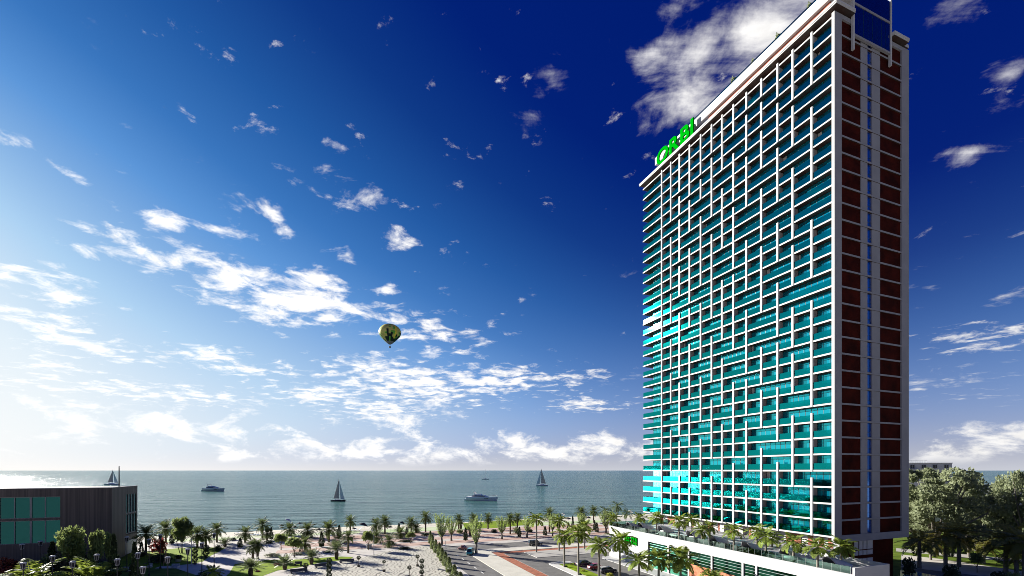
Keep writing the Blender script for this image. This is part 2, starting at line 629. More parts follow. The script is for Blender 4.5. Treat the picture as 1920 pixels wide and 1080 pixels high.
sheet('grass_island', uvpoly((46.5, -37.9), (-30, -38.2), (-30, -34.9), (44, -34.6), (46.5, -33.4)), 0.17, LAWN, thick=0.2)
for i in range(14):
    u0 = 70 - i * 6.0
    sheet('road_marking', uvrect(u0 - 2.2, u0, -59.75, -59.5), 0.022, PAINT)
for i in range(16):
    v0 = -60 + i * 9
    if not -52 < v0 < -46:
        sheet('road_marking', uvrect(81.15, 81.35, v0, v0 + 3), 0.014, PAINT)
sheet('plaza', pxpoly((597, 1062), (648, 1049), (695, 1042), (722, 1034), (770, 1028), (801, 1022), (812, 1030), (826, 1052), (846, 1078), (868, 1120), (500, 1120), (540, 1078)), 0.02, mosaic())
sheet('lawn', pxpoly((440, 1058), (500, 1050), (560, 1049), (600, 1046), (640, 1043.5), (663, 1044.5), (655, 1049), (600, 1055), (560, 1064), (520, 1070), (492, 1080), (470, 1100), (400, 1100), (430, 1075)), 0.03, LAWN)
sheet('lawn', pxpoly((321, 1029), (360, 1026), (423, 1027), (412, 1034), (395, 1042), (380, 1053), (362, 1057), (335, 1060), (300, 1062), (262, 1076), (180, 1100), (170, 1060), (250, 1036)), 0.03, LAWN)
sheet('lawn', pxpoly((150, 1066), (330, 1066), (372, 1080), (330, 1120), (60, 1120)), 0.045, LAWND)
sheet('lawn', uvrect(-60, 66, 27, 200), 0.03, LAWND)
sheet('path', pxpoly((1690, 1040), (1760, 1048), (1840, 1060), (1925, 1073), (1990, 1080), (1990, 1100), (1830, 1079), (1760, 1071), (1690, 1063)), 0.05, PAV)
sheet('path', pxpoly((1680, 1028), (1925, 1050), (1925, 1056), (1680, 1034)), 0.05, CONC)
sheet('road', pxpoly((1690, 1063), (1760, 1071), (1830, 1079), (1990, 1100), (1990, 1140), (1690, 1075)), 0.06, ASPH)
sheet('pool', pxpoly((1688, 1069), (1722, 1074), (1775, 1083), (1775, 1130), (1688, 1130)), 0.09, POOLM)

# ------------------------------------------------------------------ the tower
FLOORS = 31


def ZK(k):
    return 25.12 + (k - 4) * (3.375 if k >= 4 else 3.34)


FINL = [51.8, 47.74, 44.13, 40.07, 35.84, 31.96, 28.47, 24.92, 21.02, 16.86, 12.64, 8.98, 4.74, 0.0]
SEGS = {
    1: [(26, 31), (20, 24), (17, 19), (13, 15), (10, 12), (4, 7), (0, 2)],
    2: [(28, 31), (26, 27), (22, 25), (19, 21), (12, 17), (7, 11), (4, 6), (0, 3)],
    3: [(27, 31), (24, 26), (18, 22), (16, 17), (10, 14), (6, 8), (3, 5), (0, 2)],
    4: [(28, 31), (26, 27), (19, 24), (13, 17), (8, 11), (0, 6)],
    5: [(29, 31), (24, 28), (16, 22), (11, 14), (5, 9), (0, 3)],
    6: [(27, 31), (21, 25), (14, 18), (9, 12), (0, 7)],
    7: [(29, 31), (24, 27), (19, 23), (13, 18), (5, 10), (0, 4)],
    8: [(30, 31), (27, 29), (23, 26), (17, 20), (11, 15), (8, 10), (4, 7), (0, 2)],
    9: [(30, 31), (28, 29), (25, 27), (20, 23), (15, 19), (10, 12), (7, 9), (0, 5)],
    10: [(29, 31), (26, 28), (22, 25), (18, 20), (13, 16), (10, 12), (6, 9), (0, 4)],
    11: [(28, 31), (25, 27), (19, 23), (16, 18), (12, 14), (9, 11), (3, 7)],
    12: [(28, 31), (22, 26), (16, 19), (8, 14), (4, 7), (0, 3)]}


def facade_glass(name, tint, rough, spec, dark, mirror=0.88):
    m = bpy.data.materials.new(name)
    m.use_nodes = True
    nt = m.node_tree
    b = nt.nodes['Principled BSDF']
    b.inputs['Metallic'].default_value = 1.0
    b.inputs['Base Color'].default_value = (*tint, 1)
    b.inputs['Roughness'].default_value = rough
    # panes never stand perfectly flat: each reflects a slightly different bit of sky
    tc = nt.nodes.new('ShaderNodeTexCoord')
    vz = nt.nodes.new('ShaderNodeTexNoise')
    vz.inputs['Scale'].default_value = 0.35
    vz.inputs['Detail'].default_value = 1
    bp = nt.nodes.new('ShaderNodeBump')
    bp.inputs['Strength'].default_value = 0.25
    bp.inputs['Distance'].default_value = 0.06
    nt.links.new(tc.outputs['Object'], vz.inputs['Vector'])
    nt.links.new(vz.outputs['Fac'], bp.inputs['Height'])
    nt.links.new(bp.outputs['Normal'], b.inputs['Normal'])
    d = nt.nodes.new('ShaderNodeBsdfPrincipled')
    d.inputs['Base Color'].default_value = (*dark, 1)
    d.inputs['Roughness'].default_value = 0.03
    d.inputs['Specular IOR Level'].default_value = spec
    mx = nt.nodes.new('ShaderNodeMixShader')
    mx.inputs[0].default_value = mirror
    nt.links.new(d.outputs[0], mx.inputs[1])
    nt.links.new(b.outputs[0], mx.inputs[2])
    nt.links.new(mx.outputs[0], nt.nodes['Material Output'].inputs['Surface'])
    MATS[name] = m
    return m


FGLASS = facade_glass('teal_mirror_glass', (0.010, 0.60, 0.61), 0.05, 0.5, (0.002, 0.18, 0.28), 0.58)
FRAMEM = mat('dark_window_frame', (0.015, 0.05, 0.055), 0.4, 0.5, var=0.1)
RAILG = tinted_glass('teal_balcony_glass', (0.006, 0.53, 0.51), (0.06, 0.62, 0.62), 0.035, 0.36)
RAILP = tinted_glass('pale_terrace_glass', (0.36, 0.52, 0.47), (0.55, 0.80, 0.74), 0.05, 0.34)
PARTM = mat('shaded_partition', (0.30, 0.275, 0.265), 0.7, 0.2, var=0.08, scale=0.5)  # partition sides of the white fins, their shade put into the colour
SOFFITM = mat('dark_brown_soffit', (0.035, 0.028, 0.025), 0.6, 0.3, col2=(0.05, 0.02, 0.015), scale=0.4)  # dark brown layer under slabs, floor bands and cornice
REDP = mat('red_wood_cladding', (0.052, 0.0065, 0.0032), 0.75, 0.05, col2=(0.020, 0.003, 0.002), scale=0.35, bump=0.05)
REDL = mat('red_brown_panel', (0.30, 0.085, 0.05), 0.6, 0.3, var=0.2, scale=0.6)
BLUEG = facade_glass('blue_stair_glass', (0.03, 0.25, 0.80), 0.06, 0.5, (0.001, 0.05, 0.40), 0.55)
BAYG = facade_glass('navy_bay_glass', (0.02, 0.10, 0.5), 0.06, 0.5, (0.0, 0.006, 0.085), 0.3)
GREENL = mat('green_sign_face', (0.0, 0.24, 0.004), 0.8, 0.0, var=0.03)
RAILM = mat('brushed_rail', (0.45, 0.5, 0.5), 0.35, 0.5, metal=0.6, var=0.05)

tower = thing('hotel_tower', 'tall slab hotel with a white grid facade over teal glass and red panelled end wall', 'tower', UV(0, 0, 0), A)

# core, end wall
m_ = MB()
m_.box(1.75, 23.2, 0.45, 57.6, 11.0, ZK(31) + 0.3)
m_.build('wall', GREY, tower)
# slabs: one per floor
for k in range(FLOORS + 1):
    z = ZK(k)
    m_ = MB()
    m_.box(-0.02, 1.72, 0.56, 61.0, z - 0.34, z)
    m_.box(1.72, 11.0, 57.62, 61.0, z - 0.34, z)
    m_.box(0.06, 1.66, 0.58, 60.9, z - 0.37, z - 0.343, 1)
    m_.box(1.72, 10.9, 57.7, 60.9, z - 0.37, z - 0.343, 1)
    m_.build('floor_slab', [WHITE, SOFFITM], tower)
# fins
for i in range(14):
    L = FINL[i]
    for (b, t) in ([(0, 31)] if i == 0 else [] if i == 13 else SEGS[i]):
        m_ = MB()
        z0 = ZK(b) - 0.36
        if t == 31:
            m_.box(-0.14, 0.3, L - 0.23, L + 0.23, z0, ZK(31) + 0.55)
            m_.box(0.3, 1.72, L - 0.2, L + 0.2, z0, ZK(31) + 0.55, 1)
        else:
            m_.box(-0.14, 0.3, L - 0.23, L + 0.23, z0, ZK(t))
            m_.box(0.3, 1.72, L - 0.2, L + 0.2, z0, ZK(t), 1)
            m_.box(-0.14, 0.35, L - 0.23, L + 0.23, ZK(t), ZK(t) + 1.72)
        m_.build('facade_fin', [WHITE, PARTM], tower)
m_ = MB()                                    # corner post and the frame round the end wall
m_.box(-0.14, 1.98, -0.02, 0.54, 10.45, ZK(31) + 0.55)
m_.box(-0.10, 1.98, -0.06, -0.02, 10.45, ZK(31) + 0.55, 1)  # grey skin: shade of the white post's end side, put into the colour
m_.build('corner_post', [WHITE, GREY], tower)
m_ = MB()
m_.box(1.98, 21.3, -0.06, 0.44, 10.45, 11.9)
m_.box(21.3, 23.8, -0.06, 0.44, 10.45, ZK(31) + 0.55)
m_.box(1.98, 21.3, -0.06, 0.44, ZK(31) - 0.3, ZK(31) + 0.55)
m_.box(2.0, 23.8, 0.44, 1.55, 10.45, 10.9)
m_.build('end_wall_frame', GREY, tower)

# balconies and windows, run by run between the fins
runs = []
for k in range(FLOORS):
    cut = [0.54]
    for i in range(12, 0, -1):
        if any(b <= k < t for b, t in SEGS[i]):
            cut += [FINL[i] - 0.23, FINL[i] + 0.23]
    cut += [51.57, 52.03, 57.6]
    for j in range(0, len(cut) - 1, 2):
        runs.append((k, cut[j], cut[j + 1]))


def seen(r):
    k, a, b = r
    d = math.hypot((a + b) * 0.25 + 90, 0)
    Y = Y0 + (a + b) / 2 * CA
    p0 = CX + F * (X0 - a * SA) / (Y0 + a * CA)
    p1 = CX + F * (X0 - b * SA) / (Y0 + b * CA)
    return -(p0 - p1) * F * 3.375 / Y


runs.sort(key=seen)


def pane(mb, k, a, b):
    z0, z1 = ZK(k), ZK(k + 1) - 0.36
    x = 1.40
    mb.face([(x, b, z0), (x, a, z0), (x, a, z1), (x, b, z1)], 0)
    n = max(1, round((b - a) / 1.35))
    for q in range(n + 1):
        y = a + (b - a) * q / n
        y = min(max(y, a + 0.03), b - 0.03)
        mb.box(x - 0.05, x - 0.004, y - 0.03, y + 0.03, z0, z1, 1)
    for zz in (z0 + 0.06, z0 + 1.12, z1 - 0.62, z1 - 0.05):
        mb.box(x - 0.062, x - 0.008, a, b, zz - 0.025, zz + 0.025, 1)


def rail(mb, k, a, b, wrap=False):
    z0 = ZK(k)
    mb.box(0.10, 0.125, a + 0.02, b - 0.02, z0 + 0.03, z0 + 1.36, 0)
    n = max(1, round((b - a) / 1.5))
    for q in range(1, n):
        y = a + (b - a) * q / n
        mb.box(0.126, 0.15, y - 0.012, y + 0.012, z0, z0 + 1.36, 1)
    if wrap:
        mb.box(0.11, 10.8, 60.9, 60.925, z0 + 0.03, z0 + 1.36, 0)


rest_w, rest_r = MB(), MB()
for n, (k, a, b) in enumerate(runs):
    end = b > 57
    bb = 60.9 if end else b
    if n < 100:
        m_ = MB()
        pane(m_, k, a, b)
        m_.build('window', [FGLASS, FRAMEM], tower)
        m_ = MB()
        rail(m_, k, a, bb, end)
        m_.build('balcony_railing', [RAILG, FRAMEM], tower)
    else:
        pane(rest_w, k, a, b)
        rail(rest_r, k, a, bb, end)
rest_w.build('far_window', [FGLASS, FRAMEM], tower)['kind'] = 'stuff'
rest_r.build('far_balcony_railing', [RAILG, FRAMEM], tower)['kind'] = 'stuff'
rc = random.Random(3)
for (k, a_, b_) in [r for r in runs[:150] if rc.random() < 0.11]:
    m_ = MB()
    w = rc.uniform(0.3, 0.9)
    y0 = b_ - 0.15 - w if rc.random() < .5 else a_ + 0.15
    for q in range(4):
        m_.box(1.33 - 0.03 * (q % 2), 1.348, y0 + w * q / 4, y0 + w * (q + 1) / 4, ZK(k) + 0.05, ZK(k + 1) - 0.45)
    m_.build('curtain', mat('pale_curtain', (0.5, 0.48, 0.42), 0.9, 0.1), tower)
m_ = MB()                                    # glass of the far end wall
for k in range(FLOORS):
    m_.face([(1.8, 57.68, ZK(k)), (11.0, 57.68, ZK(k)), (11.0, 57.68, ZK(k + 1) - 0.36), (1.8, 57.68, ZK(k + 1) - 0.36)])
m_.build('end_glazing', FGLASS, tower)

# end wall: red panels, grey piers, stair glazing, floor bands
for k in range(FLOORS):
    z0, z1 = (11.9 if k == 0 else ZK(k)), ZK(k + 1) - 0.38
    for (v0, v1) in ((1.98, 8.05), (14.2, 21.3)):
        m_ = MB()
        m_.box(v0, v1, 0.22, 0.44, z0, z1)
        for q in range(1, 4):
            zz = z0 + (z1 - z0) * q / 4
            m_.box(v0, v1, 0.205, 0.221, zz - 0.015, zz + 0.015)
        m_.build('red_panel', REDP, tower)
    m_ = MB()
    m_.face([(10.1, 0.34, z0), (11.6, 0.34, z0), (11.6, 0.34, z1), (10.1, 0.34, z1)], 0)
    m_.box(10.1, 11.6, 0.30, 0.338, z0 + 1.0, z0 + 1.06, 1)
    m_.box(10.1, 11.6, 0.30, 0.338, z0 + 0.1, z0 + 0.16, 1)
    m_.build('stair_window', [BLUEG, FRAMEM], tower)
for k in range(1, FLOORS):
    m_ = MB()
    z = ZK(k)
    m_.box(1.98, 21.3, -0.03, 0.44, z - 0.35, z)
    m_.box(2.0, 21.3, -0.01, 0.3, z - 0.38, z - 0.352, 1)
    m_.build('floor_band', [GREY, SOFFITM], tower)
for (v0, v1) in ((8.05, 10.1), (11.6, 14.2)):
    m_ = MB()
    for k in range(FLOORS):
        m_.box(v0, v1, 0.06, 0.44, (11.9 if k == 0 else ZK(k)), ZK(k + 1) - 0.38)
    m_.build('pier', GREY, tower)

# roof: cornice, set-back penthouse, white screen band, blue glazed bay on the end wall
m_ = MB()
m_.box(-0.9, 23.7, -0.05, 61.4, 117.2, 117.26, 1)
m_.box(-0.95, 23.75, -0.05, 61.5, 117.26, 117.55)
m_.box(-1.05, 23.8, -0.05, 61.6, 117.55, 118.0)
for (v0, v1) in ((-1.05, 4.72), (17.18, 22.2)):
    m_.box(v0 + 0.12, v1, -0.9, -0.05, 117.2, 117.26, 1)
    m_.box(v0 + 0.08, v1, -0.95, -0.05, 117.26, 117.55)
    m_.box(v0, v1, -1.05, -0.05, 117.55, 118.0)
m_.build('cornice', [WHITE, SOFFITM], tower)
m_ = MB()
m_.box(0.9, 14.0, 1.5, 34.0, 118.0, 120.5)
m_.build('penthouse', REDL, tower)
m_ = MB()
m_.box(1.2, 14.0, 34.0, 55.0, 118.0, 120.5)
for q in range(15):
    y = 34.4 + q * 1.4
    m_.box(1.12, 1.2, y, y + 0.14, 118.0, 120.5, 1)
m_.build('penthouse_glazing', [BLUEG, WHITE], tower)
m_ = MB()
m_.box(0.25, 4.7, -0.3, 55.3, 120.5, 122.75)
m_.build('roof_screen', WHITE, tower)
m_ = MB()
m_.box(0.55, 0.6, 0, 55.0, 122.75, 123.5)
m_.build('roof_railing', RAILG, tower)
for (v0, v1, zb, ue) in ((4.75, 5.2, 110.4, 2.4), (16.7, 17.15, 110.9, 3.2)):
    m_ = MB()
    m_.box(v0, v1, -0.52, -0.07, zb, 118.02)
    m_.box(v0, v1, -0.52, ue, 118.02, 131.0)
    m_.build('bay_side', WHITE, tower)
for z in (113.5, 119.9):
    m_ = MB()
    m_.box(5.2, 16.7, -0.5, -0.07, z - 0.2, z + 0.2)
    m_.build('bay_beam', GREY, tower)
m_ = MB()
m_.box(5.2, 16.7, -0.4, -0.3, 113.7, 119.7, 0)
m_.box(5.2, 16.7, -0.4, -0.3, 120.1, 124.5, 0)
for q in range(1, 8):
    y = 5.2 + q * 11.5 / 8
    m_.box(y - 0.02, y + 0.02, -0.42, -0.402, 113.7, 119.7, 1)
m_.build('bay_glazing', [BAYG, FRAMEM], tower)

# base below the slab, on the podium deck
m_ = MB()
m_.box(2.6, 21.3, 1.6, 56.0, 0.0, 10.99)
m_.build('base_wall', REDP, tower)
m_ = MB()
m_.box(2.42, 2.58, 0.7, 54.0, 8.9, 11.38)
m_.build('base_plaster', WHITE, tower)
for (a, b) in ((8.8, 12.4), (6.2, 7.2), (3.9, 4.8), (2.0, 2.9), (21.2, 22.3), (24.6, 25.6), (26.7, 28.0), (31.3, 32.2), (34, 35.6), (40, 42), (48, 52)):
    m_ = MB()
    m_.box(2.30, 2.41, a, b, 8.9, 11.30)
    m_.build('base_panel', REDL, tower)
for u in (14.2, 19.6, 23.4, 29.4, 36.8, 38.6, 44.0, 46.5):
    m_ = MB()
    m_.box(1.5, 2.42, u, u + 1.3, 8.9, 11.38)
    m_.build('column', WHITE, tower)
for q, (v0, v1) in enumerate(((8.3, 9.6), (9.85, 11.0), (11.2, 12.3), (12.5, 14.3))):
    for (z0, z1) in ((8.3, 10.4), (7.1, 8.1), (4.6, 6.4), (1.5, 4.2)):
        m_ = MB()
        m_.box(v0, v1, 1.53, 1.61, z0, z1, 1)
        m_.box(v0 + 0.1, v1 - 0.1, 1.50, 1.531, z0 + 0.1, z1 - 0.1, 0)
        m_.build('base_window', [mat('blind_window', (0.5, 0.5, 0.53), 0.3, 0.5, var=0.05), WHITE], tower)

# ------------------------------------------------------------------ podium
PODG = facade_glass('dark_green_glass', (0.012, 0.085, 0.055), 0.05, 0.5, (0.004, 0.03, 0.02))
DECKM = mat('deck_stone', (0.26, 0.26, 0.27), 0.7, 0.3, var=0.12, scale=0.4)
pod = thing('podium_building', 'low white podium with dark green windows, glass rail and roof terrace under the tower', 'podium', UV(0, 0, 0), A)
ZD = 8.9
m_ = MB()
m_.box(-18.6, -10.4, -15.0, 52.0, 6.85, ZD - 0.02)
m_.box(-18.6, -10.4, 34.5, 52.0, 0, 6.85)
m_.box(-18.2, -10.4, -15.0, 34.5, 0, 0.35)
m_.box(-10.4, 2.3, 0.0, 52.0, 0, ZD - 0.02)
m_.build('wall', WHITE, pod)
m_ = MB()
m_.box(-17.9, -10.4, -14.8, 34.5, 0.35, 6.85)
m_.build('inner_wall', REDP, pod)
m_ = MB()
m_.box(-18.5, -10.5, -14.9, 51.9, ZD - 0.02, ZD + 0.03)
m_.box(-10.5, 2.3, 0.1, 51.9, ZD - 0.02, ZD + 0.03)
m_.build('terrace_deck', DECKM, pod)
for q in range(5):
    m_ = MB()
    v = -16.5 + q * 3.3
    m_.box(v, v + 1.2, (0.3 if v > -11 else -13), 51.6, ZD + 0.03, ZD + 0.05)
    m_.build('paving_band', WHITE, pod)
edges = [34.5, 27.0, 20.2, 13.4, 5.5, 2.4, -6.0, -14.9]
for q in range(len(edges) - 1):
    a, b = edges[q + 1] + 0.22, edges[q] - 0.22
    m_ = MB()
    brick = 5.4 < edges[q + 1] < 19
    m_.face([(-18.25, b, 0.35), (-18.25, a, 0.35), (-18.25, a, 6.85), (-18.25, b, 6.85)], 0)
    for zz in (2.0, 3.2, 4.5, 5.1, 5.7, 6.3):
        m_.box(-18.32, -18.26, a, b, zz - 0.03, zz + 0.03, 1)
    m_.build('podium_window', [PODG, RAILM], pod)
    if brick:
        m_ = MB()
        m_.box(-18.45, -18.33, a, b, 0.35, 3.9)
        m_.build('brick_panel', mat('orange_brick_panel', (0.48, 0.18, 0.10), 0.8, 0.2, var=0.2, scale=1.5), pod)
    m_ = MB()
    m_.box(-18.5, -17.9, edges[q + 1] - 0.22, edges[q + 1] + 0.22, 0.35, 6.84)
    m_.build('pilaster', WHITE, pod)
n = 46
for side in range(1):
    for q in range(n):
        u0 = -14.6 + q * 66.4 / n
        m_ = MB()
        m_.box(-18.42, -18.39, u0 + 0.02, u0 + 66.4 / n - 0.02, ZD + 0.03, ZD + 1.12, 0)
        m_.box(-18.44, -18.37, u0 - 0.012, u0 + 0.012, ZD + 0.03, ZD + 1.13, 1)
        m_.build('glass_rail_panel', [RAILP, RAILM], pod)
m_ = MB()
m_.box(-18.3, 2.3, 51.7, 51.73, ZD + 0.03, ZD + 1.12)
m_.build('glass_rail_panel', RAILP, pod)
m_ = MB()
m_.box(-18.6, -10.2, -15.35, -15.0, 7.9, 10.0)
m_.box(-10.55, -10.2, -15.0, 0.0, 7.9, 10.0)
m_.build('parapet', WHITE, pod)
m_ = MB()
m_.box(-18.3, -10.4, -15.08, -14.99, 0.3, 7.9)
m_.build('end_wall', REDP, pod)
for v in (-17.0, -14.6, -13.2, -11.4):
    m_ = MB()
    m_.box(v, v + 0.9, -15.14, -15.081, 4.6, 7.4)
    m_.build('base_window', mat('blind_window', (0.5, 0.5, 0.53)), pod)

# ------------------------------------------------------------------ signs


def letters(root, text, width, height, depth, m, x0):
    """extruded letters in the root's local xz plane, reading along +x"""
    made = []
    x = x0
    for ch in text:
        cu = bpy.data.curves.new('letter_shape', 'FONT')
        cu.body = ch
        cu.size = 1.0
        cu.extrude = 0.12
        cu.offset = 0.028
        tmp = bpy.data.objects.new('letter_shape', cu)
        COL.objects.link(tmp)
        dg = bpy.context.evaluated_depsgraph_get()
        me = bpy.data.meshes.new_from_object(tmp.evaluated_get(dg))
        bpy.data.objects.remove(tmp)
        xs = [v.co.x for v in me.vertices]
        ys = [v.co.y for v in me.vertices]
        w, h = max(xs) - min(xs), max(ys) - min(ys)
        k = height / h
        for v in me.vertices:
            v.co = Vector(((v.co.x - min(xs)) * k, -v.co.z * depth / 0.24, (v.co.y - min(ys)) * k))
        me.materials.clear()
        me.materials.append(m)
        o = link('letter', me, root)
        o.location = (x, 0, 0)
        made.append((o, w * k))
        x += w * k * 1.0 + height * 0.10
    tot = x - height * 0.10 - x0
    s = width / tot
    for o, w in made:
        o.location.x = x0 + (o.location.x - x0) * s
        o.scale = (s, 1, 1)


sg = thing('rooftop_sign', 'green letters reading ORBI standing on the cornice before the white roof band', 'sign', UV(53.0, -0.85, 118.02), A - math.pi / 2)
letters(sg, 'ORBI', 15.4, 4.5, 0.4, GREENL, 0.0)
sg = thing('wall_sign', 'green letters reading ORBI fixed on the white podium wall behind a palm crown', 'sign', UV(46.2, -18.75, 5.1), A - math.pi / 2)
letters(sg, 'ORBI', 7.4, 2.1, 0.3, GREENL, 0.0)

# ------------------------------------------------------------------ dark timber building


def board_mat():
    m = bpy.data.materials.new('dark_vertical_boards')
    m.use_nodes = True
    nt = m.node_tree
    b = nt.nodes['Principled BSDF']
    b.inputs['Roughness'].default_value = 0.6
    tc = nt.nodes.new('ShaderNodeTexCoord')
    mp = nt.nodes.new('ShaderNodeMapping')
    mp.inputs['Scale'].default_value = (2.2, 2.2, 0.03)
    nz = nt.nodes.new('ShaderNodeTexNoise')
    nz.inputs['Scale'].default_value = 1.0
    nz.inputs['Detail'].default_value = 3
    rp = nt.nodes.new('ShaderNodeValToRGB')
    rp.color_ramp.elements[0].position, rp.color_ramp.elements[0].color = 0.3, (0.035, 0.028, 0.025, 1)
    rp.color_ramp.elements[1].position, rp.color_ramp.elements[1].color = 0.7, (0.105, 0.085, 0.075, 1)
    nt.links.new(tc.outputs['Object'], mp.inputs[0])
    nt.links.new(mp.outputs[0], nz.inputs['Vector'])
    nt.links.new(nz.outputs['Fac'], rp.inputs['Fac'])
    nt.links.new(rp.outputs[0], b.inputs['Base Color'])
    return m


BOARD = board_mat()
TEALG = facade_glass('dark_teal_glass', (0.014, 0.095, 0.095), 0.04, 0.5, (0.003, 0.03, 0.025))
BX, BY = -109.8, 125.0
bl = thing('timber_building', 'dark vertical board building with two rows of green glazing at the seafront', 'building', (BX, BY, 0), A)
ZT = CAMZ - 32.5 / F * BY      # roof edge seen 32.5 px under the horizon
# local x runs along the front to the right (0 = right front corner), local y away from the viewer
W0 = -48.0


def zat(y, d):
    return CAMZ - (y - HY) / F * d


m_ = MB()
m_.box(W0, -11.0, 0.0, 17.3, 0, zat(1017, 121))
m_.box(W0, -11.0, 0.05, 0.3, zat(974.5, 121), zat(970.5, 121))
m_.box(W0, -11.0, 0.0, 17.3, zat(931, 121), ZT)
m_.box(-11.0, 0.0, 0.0, 9.0, 0, ZT)
m_.box(-11.0, -0.02, 9.0, 17.3, 4.5, zat(1004, 131))
m_.box(-11.0, -0.02, 9.0, 17.3, zat(928, 131), ZT - 0.01)
m_.box(-11.0, -0.5, 9.0, 17.3, 0, ZT - 0.02)
m_.box(-0.5, -0.02, 17.0, 17.3, 0, ZT - 0.02)
m_.build('wall', BOARD, bl)
m_ = MB()
m_.box(W0, 0.05, -0.05, 0.25, ZT, ZT + 0.12)
m_.box(-0.25, 0.05, 0.25, 17.3, ZT, ZT + 0.12)
m_.build('roof_edge', mat('pale_metal_edge', (0.6, 0.6, 0.6), 0.4, 0.5, var=0.05), bl)
GF = mat('grey_mullion', (0.22, 0.23, 0.23), 0.5, 0.4, var=0.05)
GREYF = GF
for (ya, yb) in ((931, 970.5), (974.5, 1017)):
    z1, z0 = zat(ya, 121), zat(yb, 121)
    xs = [-11.0, -14.1, -17.0, -20.2, -23.2, -26.4, -29.5, -32.6, -35.7, -38.8, -42, -45]
    for q in range(len(xs) - 1):
        m_ = MB()
        m_.face([(xs[q + 1], 0.25, z0), (xs[q], 0.25, z0), (xs[q], 0.25, z1), (xs[q + 1], 0.25, z1)], 0)
        w = 0.22 if q % 2 else 0.09
        m_.box(xs[q + 1] - w, xs[q + 1] + w, 0.1, 0.24, z0, z1, 1)
        m_.box(xs[q + 1], xs[q], 0.1, 0.24, z1 - 0.12, z1, 1)
        m_.box(xs[q + 1], xs[q], 0.1, 0.24, z0, z0 + 0.12, 1)
        m_.build('window', [TEALG, GF], bl)
for (ya, yb) in ((928, 965), (968, 1004)):
    z1, z0 = zat(ya, 131), zat(yb, 131)
    ys = [9.1, 11.0, 13.0, 15.0, 16.9]
    for q in range(4):
        m_ = MB()
        m_.face([(-0.3, ys[q], z0), (-0.3, ys[q + 1], z0), (-0.3, ys[q + 1], z1), (-0.3, ys[q], z1)], 0)
        m_.box(-0.29, -0.1, ys[q + 1] - 0.12, ys[q + 1] + 0.12, z0, z1, 1)
        m_.box(-0.29, -0.1, ys[q], ys[q + 1], z0, z0 + 0.2, 1)
        m_.build('window', [TEALG, GF], bl)
    m_ = MB()
    m_.box(-0.5, -0.02, 9.0, 17.3, z0 - 0.3, z0)
    m_.build('floor_edge', BOARD, bl)
m_ = MB()
m_.box(-0.03, 0.1, 8.5, 16.5, 0.4, 4.3)
m_.build('shutter', mat('pale_shutter', (0.62, 0.62, 0.66), 0.6, 0.3, var=0.05, scale=1), bl)
m_ = MB()
m_.prism([(-48, -5.0), (-29.5, -4.0), (-27.0, -2.0), (-26.5, -0.05), (-48, -0.05)], zat(1024, 119), zat(1021, 119))
m_.build('canopy', WHITE, bl)
m_ = MB()
m_.tube([(0, 0, 0), (0, 0, 5.6)], [0.16, 0.12], 8)
m_.lathe([(0.0, 5.95), (0.2, 5.85), (0.22, 5.7), (0.0, 5.6)], 10)
m_.lathe([(0.4, 0.0), (0.4, 0.12), (0.16, 0.2)], 10)
o = m_.build('flagpole', mat('dark_pole', (0.05, 0.05, 0.05), 0.5), None)
o.location = (BX - 3.2, BY + 6.0, ZT - 0.0)
tag(o, 'thin dark flagpole standing on the roof of the timber building', 'flagpole')

# ------------------------------------------------------------------ houses behind the trees beyond the tower


def house(name, label, px0, px1, ytop, Y, depth, m, storeys, win, ang=A, base_win=True):
    xa, xb = (px0 - CX) / F * Y, (px1 - CX) / F * Y
    z = CAMZ - (ytop - HY) / F * Y
    w = xb - xa
    h = thing(name, label, 'house', (xa, Y, 0), 0)
    q = MB()
    q.box(0, w, 0, depth, 0, z)
    q.build('wall', m, h)
    q = MB()
    q.box(-0.25, w + 0.25, -0.25, depth + 0.25, z, z + 0.4)
    q.build('roof', m, h)
    fh = z / storeys
    n = max(2, int(w / 5))
    for s_ in range(storeys):
        for j in range(n):
            x = w * (j + 0.5) / n
            q = MB()
            q.face([(x - 1.1, -0.03, s_ * fh + 1.0), (x + 1.1, -0.03, s_ * fh + 1.0), (x + 1.1, -0.03, s_ * fh + fh - 0.7), (x - 1.1, -0.03, s_ * fh + fh - 0.7)], 0)
            for zz in (s_ * fh + 0.9, s_ * fh + fh - 0.7):
                q.box(x - 1.25, x + 1.25, -0.1, 0.0, zz, zz + 0.1, 1)
            for xx in (x - 1.25, x - 0.05, x + 1.15):
                q.box(xx, xx + 0.1, -0.1, 0.0, s_ * fh + 1.0, s_ * fh + fh - 0.7, 1)
            q.build('window', [win, m], h)
    return h, w, z


DWIN = mat('dark_window', (0.03, 0.035, 0.04), 0.1, 0.6, var=0.1)
h, w, z = house('apartment_block', 'grey flat roofed block with a rooftop rail behind the big leafy tree', 1700, 1785, 869, 240, 22, mat('pale_grey_render', (0.46, 0.46, 0.48), 0.7, 0.2, var=0.05, scale=0.3), 8, DWIN)
q = MB()
for i in range(12):
    q.box(1 + i * 0.9, 1.06 + i * 0.9, 0.3, 0.36, z + 0.4, z + 1.5)
q.box(1, 11, 0.3, 0.36, z + 1.5, z + 1.58)
q.build('roof_rail', RAILM, h)
q = MB()
q.box(-0.05, 5.5, -1.2, -0.02, z - 8.2, z - 3.0)
q.build('balcony', WHITE, h)
house('white_house', 'white flat roofed house half hidden behind the grey green trees', 1852, 1882, 921, 225, 18, WHITE, 4, DWIN)
house('white_house', 'white house with a higher roof beside the tree at the edge', 1884, 1960, 912, 232, 20, WHITE, 4, DWIN)
house('white_villa', 'small white villa wall showing between tree crown and palm', 1900, 1960, 974, 165, 12, WHITE, 2, DWIN)
